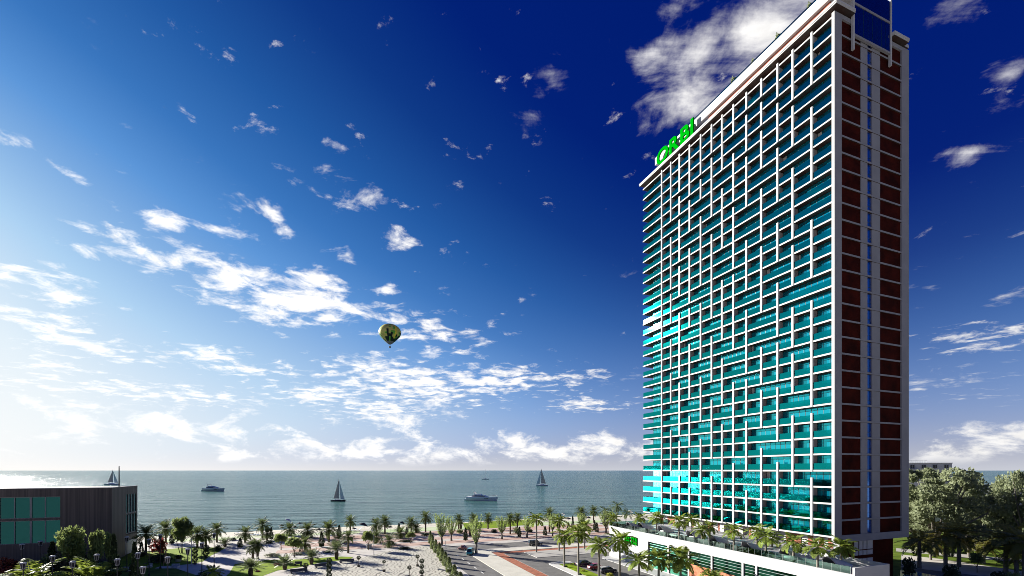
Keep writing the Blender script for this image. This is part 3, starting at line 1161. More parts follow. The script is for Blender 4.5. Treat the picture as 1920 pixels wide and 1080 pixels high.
house('white_house', 'white house glimpsed under the big leafy tree crown', 1752, 1790, 930, 200, 14, WHITE, 4, DWIN)
# ------------------------------------------------------------------ plants
BARK = mat('palm_bark', (0.13, 0.10, 0.075), 0.9, 0.1, var=0.25, scale=3, bump=0.5)
BARKG = mat('grey_bark', (0.20, 0.18, 0.16), 0.9, 0.1, var=0.25, scale=2, bump=0.5)
BARKR = mat('smooth_royal_trunk', (0.22, 0.20, 0.17), 0.8, 0.2, var=0.15, scale=2)
LDATE = mat('date_palm_leaf', (0.10, 0.14, 0.045), 0.6, 0.15, var=0.3, scale=1.2, transl=0.25)
LDARKP = mat('dark_palm_leaf', (0.085, 0.10, 0.025), 0.5, 0.35, col2=(0.20, 0.17, 0.03), scale=0.25, transl=0.25)
LROY = mat('royal_palm_leaf', (0.20, 0.27, 0.045), 0.55, 0.15, var=0.35, scale=0.9, transl=0.38)
LYOUNG = mat('young_palm_leaf', (0.13, 0.17, 0.07), 0.5, 0.35, var=0.3, scale=1.2, transl=0.25)
LBROAD = mat('bright_tree_leaf', (0.17, 0.225, 0.075), 0.55, 0.3, var=0.3, scale=0.8, transl=0.35)
LVASE = mat('willowy_leaf', (0.25, 0.34, 0.11), 0.6, 0.3, var=0.25, scale=0.8, transl=0.35)
LGREY = mat('grey_green_leaf', (0.27, 0.31, 0.18), 0.6, 0.25, var=0.35, scale=0.5, transl=0.38)
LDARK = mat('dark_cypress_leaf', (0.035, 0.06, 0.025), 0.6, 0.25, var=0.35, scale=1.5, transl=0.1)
LHEDGE = mat('cone_hedge_leaf', (0.26, 0.32, 0.14), 0.6, 0.3, var=0.35, scale=1.5, transl=0.2)
LRED = mat('copper_leaf', (0.17, 0.045, 0.03), 0.55, 0.3, var=0.35, scale=1.0, transl=0.3)
LYEL = mat('yellow_green_leaf', (0.30, 0.32, 0.05), 0.5, 0.3, var=0.2, scale=1.0, transl=0.35)
LPALE = mat('pale_flower', (0.45, 0.46, 0.36), 0.7, 0.2, var=0.3, scale=2.0, transl=0.2)
R = random.Random(11)


def rvec(r):
    while True:
        v = Vector((r.uniform(-1, 1), r.uniform(-1, 1), r.uniform(-1, 1)))
        if 0.05 < v.length < 1:
            return v.normalized()


def leaf(mb, p, d, n, L, W, mi=0):
    """a folded leaf blade from p along d, with face normal about n"""
    s = d.cross(n)
    if s.length < 1e-4:
        s = d.cross(Vector((0.3, 0.5, 0.8)))
    s.normalize()
    t = p + d * L
    m = p + d * (L * 0.45) - n * (0.06 * L)
    mb.face([p, m + s * W * 0.5, t, m - s * W * 0.5], mi)


def cards(mb, c, rad, n, size, r, mi=0, shell=0.55, aniso=0.75):
    for _ in range(n):
        q = rvec(r)
        k = shell + (1 - shell) * r.random()
        p = Vector((c[0] + q.x * rad[0] * k, c[1] + q.y * rad[1] * k, c[2] + q.z * rad[2] * k))
        d = (rvec(r) + q * 0.5).normalized()
        nn = (rvec(r) + q * 0.9 + Vector((0, 0, 0.4))).normalized()
        s = size * r.uniform(0.6, 1.35)
        leaf(mb, p, d, nn, s, s * aniso, mi)


def frond(mb, r, az, el, L, droop, n, lw, ll, stiff=0.5, hang=0.25, twist=0.0, mi=0):
    d = Vector((math.cos(az) * math.cos(el), math.sin(az) * math.cos(el), math.sin(el)))
    side = Vector((-math.sin(az), math.cos(az), 0))
    p = Vector((0, 0, 0)) + d * 0.05
    st = L / n
    e = el
    prev = p.copy()
    for i in range(n):
        t = (i + 1) / n
        e2 = e - droop * (t ** 1.3) * 1.0
        d = Vector((math.cos(az) * math.cos(e2), math.sin(az) * math.cos(e2), math.sin(e2)))
        up = side.cross(d) * -1
        if up.z < 0 and e2 < 1.5:
            up = -up
        q = p + d * st
        w = 0.035 * L * (1 - t) + 0.006 * L
        mb.face([p - side * w * 0.5, p + side * w * 0.5, q + side * w * 0.4, q - side * w * 0.4], mi)
        if t > 0.12:
            prof = (math.sin(math.pi * min(1, (t - 0.08) ** 0.7 * 0.96 + 0.04)) * 0.85 + 0.18)
            for sg in (-1, 1):
                dd = (side * sg * 0.85 + d * stiff + up * 0.28 * (1 - t) - Vector((0, 0, 1)) * hang).normalized()
                ln = ll * prof * r.uniform(0.85, 1.12)
                leaf(mb, p + d * st * r.random(), dd, up, ln, lw, mi)
        p = q


def palm_crown(seed, nf, L, n, lw, ll, emin, emax, droop, stiff=0.5, hang=0.25):
    r = random.Random(seed)
    mb = MB()
    for k in range(nf):
        t = (k + 0.5) / nf
        el = emax - (emax - emin) * t ** 0.9 + r.uniform(-.08, .08)
        az = k * 2.399963 + r.uniform(-.25, .25)
        frond(mb, r, az, el, L * r.uniform(0.85, 1.08) * (0.82 + 0.18 * math.sin(math.pi * t)), droop * r.uniform(0.8, 1.2), n, lw, ll, stiff, hang)
    return mb


def trunk_mesh(name, m, r0, r1, bulge=0.0, rings=14, lean=0.0, sides=9):
    mb = MB()
    pts, rads = [], []
    for i in range(rings + 1):
        t = i / rings
        pts.append((lean * t * t, 0, t))
        rads.append((r0 + (r1 - r0) * t + bulge * math.sin(t * math.pi)) * (1.06 if i % 2 else 0.95))
    mb.tube(pts, rads, sides)
    return mb.mesh(name, m, True)


PROTO = {}
# date palms: dense pinnate crown; two variants
for v in range(3):
    PROTO['date', v] = palm_crown(20 + v, 42, 1.0, 16, 0.05, 0.23, -0.75, 1.45, 0.8).mesh('crown', LDATE)
PROTO['date', 'trunk'] = trunk_mesh('trunk', BARK, 0.34, 0.26)
for v in range(2):
    PROTO['young', v] = palm_crown(40 + v, 30, 1.0, 14, 0.05, 0.26, 0.05, 1.45, 0.55).mesh('crown', LYOUNG)
PROTO['young', 'trunk'] = trunk_mesh('trunk', BARK, 0.30, 0.34, 0.12, rings=8)
for v in range(3):
    PROTO['royal', v] = palm_crown(60 + v, 20, 1.0, 17, 0.085, 0.32, -0.45, 1.40, 1.15, 0.55, 0.38).mesh('crown', LROY)
PROTO['royal', 'trunk'] = trunk_mesh('trunk', BARKR, 0.24, 0.17, 0.03, rings=10)
for v in range(2):
    PROTO['coco', v] = palm_crown(80 + v, 17, 1.0, 15, 0.05, 0.30, -0.7, 1.3, 1.1, 0.6, 0.35).mesh('crown', LDATE)
PROTO['coco', 'trunk'] = trunk_mesh('trunk', BARKG, 0.18, 0.13, 0.0, lean=0.9)

for v in range(2):
    PROTO['dark', v] = palm_crown(90 + v, 22, 1.0, 18, 0.055, 0.28, -0.55, 1.35, 1.0, 0.55, 0.35).mesh('crown', LDARKP)
PROTO['dark', 'trunk'] = trunk_mesh('trunk', BARKG, 0.27, 0.22)
GROUPS = {'dark': 'palms beyond the tower', 'date': 'date palms of the seafront park', 'young': 'young date palms of the seafront park', 'royal': 'royal palms round the hotel', 'coco': 'coconut palms by the beach'}
NAMES = {'dark': 'dark_palm', 'date': 'date_palm', 'young': 'young_date_palm', 'royal': 'royal_palm', 'coco': 'coconut_palm'}
cnt = 0


def palm(kind, p, top_z, crown, label, tw=1.0):
    """p: base point; top_z: height of the crown's top above the base; crown: frond length"""
    global cnt
    cnt += 1
    rr = random.Random(cnt * 7 + 3)
    nv = len([k for k in PROTO if k[0] == kind]) - 1
    th = max(0.6, top_z - crown * (0.66 if kind == 'young' else 0.58))
    o = thing(NAMES[kind], label, 'palm', p, rr.uniform(0, 6.28), GROUPS[kind])
    t = link('trunk', PROTO[kind, 'trunk'], o)
    t.scale = (tw, tw, th)
    c = link('crown', PROTO[kind, cnt % nv], o)
    c.location = (0.9 * tw if kind == 'coco' else 0, 0, th - 0.05)
    c.scale = (crown, crown, crown)
    c.rotation_euler = (rr.uniform(-.08, .08), rr.uniform(-.08, .08), rr.uniform(0, 6.28))
    return o


def mpp(p):
    return p.y / F


def gpalm(kind, px, yb, yt, rpx, label, z=0.0, tw=1.0):
    p = G(px, yb, z)
    palm(kind, p, (yb - yt) * mpp(p), rpx * 1.62 * mpp(p), label, tw)


for (px, yb, yt, r, lab) in [
    (273.6, 1040, 985, 17, 'date palm in shade at the corner of the timber building'),
    (310.7, 1017, 976, 16, 'date palm on the beach edge beside the dark red hedge'),
    (370, 1027, 987, 15, 'shaggy date palm with leafy growth down its trunk behind the bright multi stemmed tree'),
    (386, 1026, 992, 13, 'stocky date palm beside the ball topiary stacks on the lawn'),
    (406.6, 1017, 980, 13, 'slim date palm on the beach edge behind the lamp post'),
    (459.6, 1017, 987, 13, 'date palm standing just inland of the blue beach loungers'),
    (492.6, 1011.8, 972.5, 12.5, 'tall date palm rising behind a short bushy palm at the beach edge'),
    (500.5, 1013.5, 990, 10, 'short bushy date palm in front of a tall one at the beach edge'),
    (474, 1047, 1012, 13, 'pale crowned date palm of the leaning pair on the pavement'),
    (483, 1048, 1011, 12, 'darker date palm of the leaning pair on the pavement'),
    (543, 1004, 980, 13, 'date palm on the red promenade behind the umbrella shaped trees'),
    (576.7, 1008, 980, 14.5, 'wide date palm on the red promenade beside dark beach umbrellas'),
    (571.7, 1032, 1006, 13, 'low date palm beside an umbrella shaped tree on the pavement'),
    (616.7, 1016.7, 976.7, 16, 'broad date palm alone on the red promenade'),
    (656.7, 998, 966.7, 11, 'slim tall date palm beside the beach, against the water'),
    (636.7, 1017, 1001, 12, 'low date palm behind the fat trunked young palm'),
    (653, 1037, 995, 11, 'thin trunked date palm with a planted base ring'),
    (706, 998, 972, 12, 'date palm of a close pair on the promenade, the lower one'),
    (721.7, 1001, 966.7, 11.5, 'date palm of a close pair on the promenade, the taller one'),
    (706, 1018, 995, 12, 'date palm behind the pale crowned umbrella shaped tree'),
    (729.7, 1026, 1002.5, 12, 'low date palm on the pale pavement above the plaza'),
    (751, 1008.5, 988, 12, 'low bushy date palm beside a small dark cypress on the promenade'),
    (771, 998, 969, 11, 'date palm leaning out next to a bushy short palm near the lawn strip'),
    (780, 998.5, 982, 9, 'bushy short palm next to a taller date palm near the lawn strip'),
    (798, 997.5, 959, 11.5, 'tall straight date palm left of the willowy vase trees'),
    (860, 993, 964, 9, 'date palm between two willowy vase trees at the bright lawn'),
    (888, 1000, 963, 10, 'date palm half hidden by a willowy vase tree'),
    (915, 991.7, 962.5, 9.5, 'slim date palm standing free on the bright lawn'),
    (956.7, 1001.7, 962.5, 11, 'date palm between two willowy vase trees above the dark car'),
    (970, 995, 961.7, 8.5, 'small date palm beside a larger one near the water'),
    (1030, 998, 952.5, 11.5, 'date palm crown showing over a willowy vase tree'),
    (1090, 995, 950, 11, 'date palm crown showing over the umbrella dotted beach'),
    (1113, 980, 949, 9.5, 'slim date palm between the vase trees nearest the podium'),
]:
    gpalm('date', px, yb, yt, r, lab)
for (px, yb, yt, r, lab) in [
    (470, 1080, 1047, 17, 'young palm with a fat trunk on the grass in shade of a planter'),
    (534, 1068, 1041, 15, 'young palm with a fat trunk on the bright grass beside a flower bush'),
    (584, 1058, 1029, 15, 'young palm with a fat trunk at the edge of the bright grass'),
    (631, 1049, 1014, 16, 'young palm with a fat trunk at the tip of the bright grass'),
    (421.7, 1025, 1008, 11, 'small spiky young palm at the end of the lawn'),
    (864, 992, 977, 7, 'small young palm under a willowy vase tree'),
    (881.7, 1005, 986, 9, 'young palm beside a dark cone cypress on the promenade'),
    (968, 1000, 990, 8, 'small young palm in front of the date palm pair'),
]:
    gpalm('young', px, yb, yt, r, lab, tw=1.25)
for (px, yb, yt, r, lab) in [
    (1139, 992, 946, 12, 'coconut palm with drooping fronds behind a willowy vase tree'),
    (1156, 978, 938, 11, 'tallest coconut palm, its dark crown against the water'),
    (1173, 988, 952, 10, 'coconut palm beside the end of the roof terrace'),
]:
    gpalm('coco', px, yb, yt, r, lab)
for (px, yb, yt, r, lab) in [
    (1006, 1036, 960, 14, 'royal palm in front of the dark off road car'),
    (1048.3, 1033, 964, 13, 'royal palm beside the red paved strip'),
    (1096, 1029.5, 974, 13, 'royal palm farthest along the red paved strip'),
    (1058, 1064, 988, 16.5, 'royal palm at the tip of the grass island'),
    (1084.5, 1078, 982, 18, 'royal palm on the grass island beside the dark blue car'),
    (1123, 1094, 1006, 17.5, 'royal palm standing beside the red parked car'),
    (1162, 1092, 993, 21.5, 'royal palm hiding part of the green wall letters'),
    (1198, 1108, 1032, 20, 'lower royal palm in front of the blank white podium wall'),
    (1235, 1112, 1027, 21, 'royal palm before the first green podium window'),
    (1276, 1116, 1022, 25, 'large royal palm before the second green podium window'),
    (1336, 1135, 1064, 22, 'royal palm top showing before the orange brick panels'),
    (1150, 1003, 962, 11, 'royal palm beside the far corner of the podium'),
]:
    gpalm('royal', px, yb, yt, r, lab)
for (px, yb, yt, r, lab) in [
    (1200, 990, 960, 11.5, 'terrace palm between the two farthest white pods'),
    (1231, 1000.8, 958, 13, 'terrace palm at the glass rail near the brick corner of the tower base'),
    (1273, 1011, 964, 14, 'terrace palm at the glass rail, third from the far end'),
    (1297, 1003.5, 962, 12, 'terrace palm close to the tower base behind a pod'),
    (1316, 1019.5, 980, 14, 'terrace palm at the glass rail beside a dark shelled pod'),
    (1331, 1010, 976, 12.5, 'terrace palm close to the tower base before a red panel'),
    (1376, 1031.8, 980, 15.5, 'terrace palm at the glass rail before the white column'),
    (1419, 1024, 982, 15, 'terrace palm behind the fifth pod, near the large red panel'),
    (1436, 1042.5, 990, 17, 'terrace palm at the glass rail before the large red panel'),
    (1488, 1052, 998, 19, 'terrace palm at the glass rail, second from the near end'),
    (1533, 1063.5, 1006, 20, 'terrace palm at the glass rail beside the near pod'),
    (1577, 1062, 1006, 20, 'terrace palm standing inside the open shell of the near pod'),
    (1448, 1026, 996, 14, 'terrace palm in the second row before the large red panel'),
]:
    gpalm('royal', px, yb, yt, r, lab, z=ZD + 0.03, tw=0.8)
# palms beyond the tower's end wall and at the bottom corner
for (px, yb, yt, r, lab) in [
    (1724, 1066, 992, 26, 'dark palm close to the end wall of the tower'),
    (1773, 1062, 974, 34, 'tall thick stemmed palm by the pale path'),
    (1798, 1063, 980, 26, 'slim palm with yellowing fronds and a white stem'),
    (1886, 1076, 985, 34, 'wide arching palm with yellow tips near the picture edge'),
    (1906, 1080, 1016, 24, 'dark low palm under the wide arching palm'),
    (1921, 1086, 990, 28, 'palm cut by the picture edge over the path'),
]:
    gpalm('dark', px, yb, yt, r * .95, lab, tw=1.7)
for (px, yb, yt, r, lab) in [
    (1745, 1050, 1000, 20, 'short dark palm in front of the huge tree trunk'),
    (1845, 1058, 1008, 18, 'dark palm on the lawn behind the small round tree'),
    (1816, 1044, 1002, 16, 'small palm at the lawn edge between the big trees'),
]:
    gpalm('dark', px, yb, yt, r, lab, tw=1.2)
gpalm('royal', 58, 1128, 1054, 40, 'broad leaved palm crown at the bottom corner below the timber building')
gpalm('royal', 172, 1126, 1052, 38, 'broad leaved palm crown below the white lanterns')
gpalm('royal', 398, 1098, 1060, 14, 'palm in the shade beside the grey block at the path')

# ---------------------------------------------------------------- trees


def vase_tree(seed):
    r = random.Random(seed)
    t = MB()
    t.tube([(0, 0, 0), (0.02, 0, .12), (0, 0.01, .26)], [.045, .036, .032], 7)
    tips = []
    for k in range(15):
        a = k * 2.4
        sp = r.uniform(.04, .30)
        pts = [Vector((0, 0, .22)), Vector((math.cos(a) * sp * .5, math.sin(a) * sp * .5, .42)), Vector((math.cos(a) * sp, math.sin(a) * sp, r.uniform(.75, .97)))]
        t.tube(pts, [.016, .010, .004], 4)
        tips.append(pts)
    c = MB()
    for pts in tips:
        for q in range(105):
            s = r.random() ** .8
            p = pts[1].lerp(pts[2], s) if r.random() < .8 else pts[0].lerp(pts[1], .3 + .7 * s)
            d = (pts[2] - pts[1]).normalized()
            p = p + rvec(r) * r.uniform(0, .055)
            dd = (d * 1.1 + rvec(r) * .7).normalized()
            leaf(c, p, dd, rvec(r), r.uniform(.03, .06), .018)
    return t.mesh('trunk', BARKG, True), c.mesh('crown', LVASE)


def cone_tree(seed, m, n=1500, sz=.075, base=.04, fat=1.0):
    r = random.Random(seed)
    t = MB()
    t.tube([(0, 0, 0), (0, 0, .25)], [.03, .02], 6)
    c = MB()
    for _ in range(n):
        z = base + (1 - base) * r.random() ** 1.35
        k = (1 - z) ** .75 * (.24 if z > .25 else .24 * (.55 + .45 * z / .25)) * fat
        lump = 1 + .22 * math.sin(z * 19 + seed) * math.sin(z * 7)
        a = r.uniform(0, 6.283)
        rad = k * lump * r.uniform(.55, 1.05) * (1 + .13 * math.sin(3 * a + z * 9))
        p = Vector((math.cos(a) * rad, math.sin(a) * rad, z))
        o = Vector((math.cos(a), math.sin(a), .5))
        leaf(c, p, (o + rvec(r) * .8 + Vector((0, 0, .5))).normalized(), (o + rvec(r) * .6).normalized(), sz * r.uniform(.6, 1.2), sz * .6)
    return t.mesh('trunk', BARK), c.mesh('crown', m)


def clump_tree(seed, m, clumps, n, sz, limbs=6, tr=.035, spread=.34, z0=.45, z1=.92, flat=1.0, crad=(.13, .2), bark=None, stems=1, fork=.3):
    r = random.Random(seed)
    t, c = MB(), MB()
    for s in range(stems):
        off = Vector((r.uniform(-.08, .08), r.uniform(-.08, .08), 0)) if stems > 1 else Vector((0, 0, 0))
        top = Vector((off.x * 2.5 + r.uniform(-.03, .03), off.y * 2.5, fork))
        t.tube([off, off.lerp(top, .5) + Vector((.01, .008, 0)), top], [tr * (1 if stems == 1 else .6), tr * (.75 if stems == 1 else .5), tr * (.62 if stems == 1 else .42)], 8)
        for k in range(limbs):
            a = k * 2.4 + s + r.uniform(-.4, .4)
            ln = r.uniform(.5, 1.) * spread
            e = Vector((math.cos(a) * ln, math.sin(a) * ln, r.uniform(z0, z1)))
            mid = top.lerp(e, .5) + Vector((0, 0, -.03)) + rvec(r) * .03
            t.tube([top - Vector((0, 0, .03)), mid, e], [tr * .42, tr * .28, tr * .1], 6)
    for k in range(clumps):
        a = k * 2.399963 + r.uniform(-.3, .3)
        q = math.sqrt((k + .5) / clumps)
        z = z0 + (z1 - z0) * r.random() ** .8
        lim = math.sqrt(max(.05, 1 - ((z - (z0 + z1) / 2) / ((z1 - z0) * .62)) ** 2))
        p = (math.cos(a) * spread * q * lim, math.sin(a) * spread * q * lim, z)
        rad = r.uniform(*crad)
        cards(c, p, (rad, rad, rad * .72 * flat), n, sz, r)
    return t.mesh('trunk', bark or BARKG, True), c.mesh('crown', m)


def plant(name, cat, group, proto, p, h, w, label):
    global cnt
    cnt += 1
    o = thing(name, label, cat, p, random.Random(cnt).uniform(0, 6.28), group)
    for me in proto:
        if me:
            c = link(me.name.split('.')[0], me, o)
            c.scale = (w, w, h)
    return o


def gplant(name, cat, group, proto, px, yb, yt, wpx, label, wn, z=0.0):
    """wpx: width in the photograph; wn: the prototype's width at scale 1"""
    p = G(px, yb, z)
    return plant(name, cat, group, proto, p, (yb - yt) * mpp(p), wpx * mpp(p) / wn, label)


VASE = [vase_tree(s) for s in (3, 4, 5)]
for i, (px, yb, yt, w, lab) in enumerate([
    (828, 1023, 960, 27, 'willowy vase shaped tree nearest the cone hedge, with the darkest trunk'),
    (846.7, 1014, 969, 22, 'bright green vase shaped tree beside the largest one'),
    (892.5, 1038, 966, 25, 'vase shaped tree standing at the kerb by the turquoise van'),
    (941, 1011, 966, 23, 'vase shaped tree on the promenade between two date palms'),
    (988, 1007.5, 965, 24, 'vase shaped tree behind the dark off road car'),
    (1036, 1005, 962, 19, 'narrow vase shaped tree under a date palm crown'),
    (1091, 1003, 960, 20, 'vase shaped tree behind the royal palms of the red strip'),
    (1136, 999, 957, 25, 'sparse vase shaped tree nearest the podium'),
]):
    gplant('vase_tree', 'tree', 'willowy vase shaped trees on the promenade', VASE[i % 3], px, yb, yt, w, lab, .50)

HEDGE = [cone_tree(s, LHEDGE) for s in (1, 2, 3)]
for i, (px, yb, yt, w, lab) in enumerate([
    (807, 1020, 996, 9, 'cone shrub at the far end of the hedge row, beside the vase tree'),
    (811, 1030, 1003, 10, 'second cone shrub from the far end of the hedge row'),
    (817, 1037, 1012, 11, 'third cone shrub of the hedge row along the plaza'),
    (824, 1045, 1018, 12, 'fourth cone shrub of the hedge row along the plaza'),
    (829, 1053, 1028, 13, 'middle cone shrub of the hedge row along the plaza'),
    (835, 1062, 1035, 14, 'cone shrub just nearer than the middle of the hedge row'),
    (842, 1074, 1045, 15, 'third cone shrub from the near end of the hedge row'),
    (852, 1089, 1059, 17, 'second cone shrub from the near end of the hedge row'),
    (863, 1104, 1073, 18, 'nearest cone shrub of the hedge row, cut by the bottom edge'),
]):
    gplant('cone_shrub', 'shrub', 'cone shrubs in the hedge row along the road', HEDGE[i % 3], px, yb, yt, w, lab, .44)
CYP = [cone_tree(s, LDARK, 1500, .07) for s in (7, 8)]
for i, (px, yb, yt, w, lab) in enumerate([
    (873, 1014, 990, 9, 'small dark cone cypress beside the young palm above the van'),
    (974, 1007, 988, 8, 'small cone cypress under the date palm above the dark car'),
    (1022, 1004, 987, 8.5, 'small cone cypress between vase tree and royal palm'),
    (1074, 993, 967, 6, 'dark narrow cypress at the beach edge'),
    (1066, 997, 980, 8, 'bushy dark cypress behind the royal palm crowns'),
    (1119, 998, 980, 8, 'cone cypress beside the sparse vase tree'),
    (1115, 995, 976, 7, 'dark cypress at the foot of a slim date palm'),
    (748, 1000, 981, 7, 'small dark cypress behind a low bushy palm'),
    (763, 1003, 988, 7, 'small dark cypress beside the leaning date palm'),
    (508.5, 1012, 989, 8, 'dark cypress beside the short bushy palm'),
    (636, 1006, 985, 9, 'dark cypress on the beach edge beside the slim tall palm'),
    (603, 1026, 997, 11, 'dark slender tree on the promenade'),
    (322, 1020, 1000, 9, 'thin cypress between the bright tree and a date palm'),
    (265, 1045, 1016, 11, 'ragged cypress at the timber building corner'),
    (450, 1027, 1009, 10, 'dark cypress at the end of the pavement bed'),
    (98, 1100, 1017, 21, 'dark tall cypress before the timber wall, lantern in front'),
    (213, 1112, 1005, 22, 'tallest dark cypress before the timber building corner'),
    (252, 1112, 1018, 18, 'dark cypress behind the reddish lamp post'),
]):
    gplant('cypress', 'cypress', 'dark cypresses', CYP[i % 2], px, yb, yt, w, lab, .44)

BIGL = clump_tree(31, LBROAD, 26, 170, .055, 5, .022, .30, .42, .9, stems=4, fork=.35, crad=(.10, .16))
gplant('broadleaf_tree', 'tree', None, BIGL, 342, 1037, 969, 44, 'bright green multi stemmed tree between beach and lawn', .86)
MIDL = [clump_tree(s, LBROAD, 20, 170, .06, 5, .03, .27, .5, .9, crad=(.12, .18), bark=BARK) for s in (33, 34)]
gplant('broadleaf_tree', 'tree', None, MIDL[0], 136, 1098, 986, 48, 'pale leaved tree before the dark timber wall', .8)
gplant('broadleaf_tree', 'tree', None, MIDL[1], 180, 1096, 993, 30, 'slim bright leaved tree between lanterns and timber wall', .8)
gplant('broadleaf_tree', 'tree', None, MIDL[0], 204, 1080, 997, 22, 'small bright crown over the tallest cypress', .8)
UMB = [clump_tree(s, LBROAD, 15, 130, .09, 6, .035, .36, .55, .9, flat=.75, crad=(.15, .22), bark=BARK) for s in (41, 42)]
for i, (px, yb, yt, w, lab) in enumerate([
    (527, 1031, 1000, 26, 'umbrella shaped tree alone on the pavement beside the flower bed'),
    (552, 1045, 1007, 32, 'umbrella shaped tree in front of the low date palm'),
    (691, 1031, 995, 25, 'umbrella shaped tree with a bright side beside the grey kiosk box'),
    (770, 1019, 997, 19, 'small umbrella shaped tree near the cone hedge'),
    (1832, 1074, 1036, 22, 'small round tree on the pale path beyond the tower'),
]):
    gplant('umbrella_tree', 'tree', 'umbrella shaped small trees', UMB[i % 2], px, yb, yt, w, lab, 1.0)
BIG = [clump_tree(s, LGREY, 58, 270, .034, 14, .045, .52, .20, .97, crad=(.045, .14), bark=BARKG, fork=.2) for s in (51, 52)]
gplant('leafy_tree', 'tree', None, BIG[0], 1752, 1042, 879, 150, 'huge grey green tree with a thick forked trunk beyond the tower', 1.02)
gplant('leafy_tree', 'tree', None, BIG[1], 1830, 1034, 916, 92, 'darker grey green tree between the huge tree and the houses', 1.02)
gplant('leafy_tree', 'tree', None, BIG[0], 1926, 1042, 884, 92, 'grey green tree before the white houses, cut by the picture edge', 1.02)
gplant('leafy_tree', 'tree', None, BIG[1], 1876, 1024, 948, 84, 'low dark grey green tree under the white villa', 1.02)
gplant('leafy_tree', 'tree', None, BIG[1], 1712, 1018, 915, 60, 'grey green tree close behind the end wall of the tower', 1.02)
RED = clump_tree(61, LRED, 18, 170, .075, 5, .035, .34, .35, .9, crad=(.14, .2), bark=BARK)
gplant('copper_tree', 'tree', None, RED, 12, 1112, 1048, 56, 'copper leaved bush tree in the bottom corner', .95)


def bush(seed, m, n=520, sz=.16, r0=(.5, .5, .5)):
    r = random.Random(seed)
    c = MB()
    for k in range(5):
        a = k * 1.9
        cards(c, (math.cos(a) * .25, math.sin(a) * .25, .45), (.3, .3, .45), n // 5, sz, r, shell=.4)
    return c.mesh('foliage', m)


BUSH = {m.name: bush(70 + i, m) for i, m in enumerate((LDARK, LHEDGE, LRED, LYEL, LPALE, LBROAD, LGREY))}
LGREYB = LGREY


def gbush(px, yb, wpx, hpx, m, label, z=0.0, name='shrub', rz=None, dpx=None):
    global cnt
    cnt += 1
    p = G(px, yb, z)
    o = tag(link(name, BUSH[m.name]), label, 'shrub', 'low shrubs of the park')
    o.location = p - Vector((0, 0, .05))
    k = mpp(p)
    o.scale = (wpx * k / 1.1, (dpx or min(wpx, 14)) * k / 1.1, hpx * k / .9)
    return o


for a in [
    (503, 1019, 20, 6, LDARK, 'low dark shrub bed beside the pinkish promenade'),
    (760, 1016, 30, 4, LDARK, 'flat dark shrub bed above the plaza'),
    (797, 1005, 15, 6, LDARK, 'dark rounded shrub left of the vase trees'),
    (758, 1030, 26, 5, LDARK, 'flat shrub at the upper edge of the plaza'),
    (862, 1000, 14, 8, LBROAD, 'pale green shrub under the bright vase trees'),
    (926, 998.5, 13, 6, LDARK, 'dark rounded shrub on the bright lawn edge'),
    (993, 998, 12, 6, LDARK, 'small dark shrub beside a vase tree trunk'),
    (510, 1044, 34, 7, LPALE, 'pale flowering bed on the pavement'),
    (556, 1040, 24, 5, LPALE, 'small pale flowering bed beside the umbrella shaped tree'),
    (519, 1060, 13, 4, LRED, 'reddish low bush on the bright grass'),
    (483, 1072, 10, 3, LRED, 'tiny reddish bush beside the fat trunked young palm'),
    (656, 1012, 12, 5, LDARK, 'dark shrub behind the ringed palm base'),
    (613, 1036, 14, 4, LDARK, 'dark shrub in the shade of the young palm'),
    (372, 1012, 12, 8, LDARK, 'dark shrub under the bright multi stemmed tree'),
    (408, 1032, 12, 10, LDARK, 'dark leafy shrub at the lamp post'),
    (436, 1013, 14, 5, LDARK, 'flat dark shrub at the beach end of the path'),
    (1061, 1064, 7, 4, LDARK, 'dark tuft at the foot of the palm at the island tip'),
    (1087, 1078.5, 8, 4, LDARK, 'dark tuft at the foot of the palm beside the parked cars'),
    (1071, 1059, 7, 3, LRED, 'reddish tuft on the grass island'),
    (1093, 1072, 10, 4, LYEL, 'yellow green tuft on the grass island'),
    (1143, 1083, 15, 9, LYEL, 'yellow leaved bush in front of the grey parked car'),
    (1703, 1078, 26, 32, LDARK, 'palm like dark shrub against the end wall foot'),
    (1782, 1092, 36, 32, LDARK, 'spiky dark bush at the edge of the blue road'),
    (1872, 1094, 34, 22, LDARK, 'spiky dark bush below the wide arching palm'),
    (1898, 1096, 30, 24, LBROAD, 'brighter spiky bush at the bottom edge'),
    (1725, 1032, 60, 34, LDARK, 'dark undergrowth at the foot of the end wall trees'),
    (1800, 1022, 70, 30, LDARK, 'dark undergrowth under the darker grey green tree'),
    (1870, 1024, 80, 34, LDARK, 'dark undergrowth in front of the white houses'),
    (1925, 1030, 60, 40, LGREYB, 'grey green undergrowth cut by the picture edge'),
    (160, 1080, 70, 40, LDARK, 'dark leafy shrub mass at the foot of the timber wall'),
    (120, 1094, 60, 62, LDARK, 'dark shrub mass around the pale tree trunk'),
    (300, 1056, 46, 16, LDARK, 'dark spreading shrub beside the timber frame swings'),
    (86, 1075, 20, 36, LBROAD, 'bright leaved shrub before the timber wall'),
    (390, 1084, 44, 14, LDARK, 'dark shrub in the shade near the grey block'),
]:
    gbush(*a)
tag(gbush(297, 1037, 32, 28, LRED, 'big dark red hedge block beside the timber building', name='hedge', dpx=20), cat='hedge')
for i, (u, h) in enumerate(((13.5, 1.6), (20, 1.2), (26, 1.8), (6, 1.4))):
    o = tag(link('rooftop_shrub', BUSH[LHEDGE.name]), 'small pale shrub on the tower roof behind the white band', 'shrub', 'shrubs on the tower roof')
    o.location = UV(u, 1.2, 122.8)
    o.scale = (1.4, 1.4, h + 0.6)

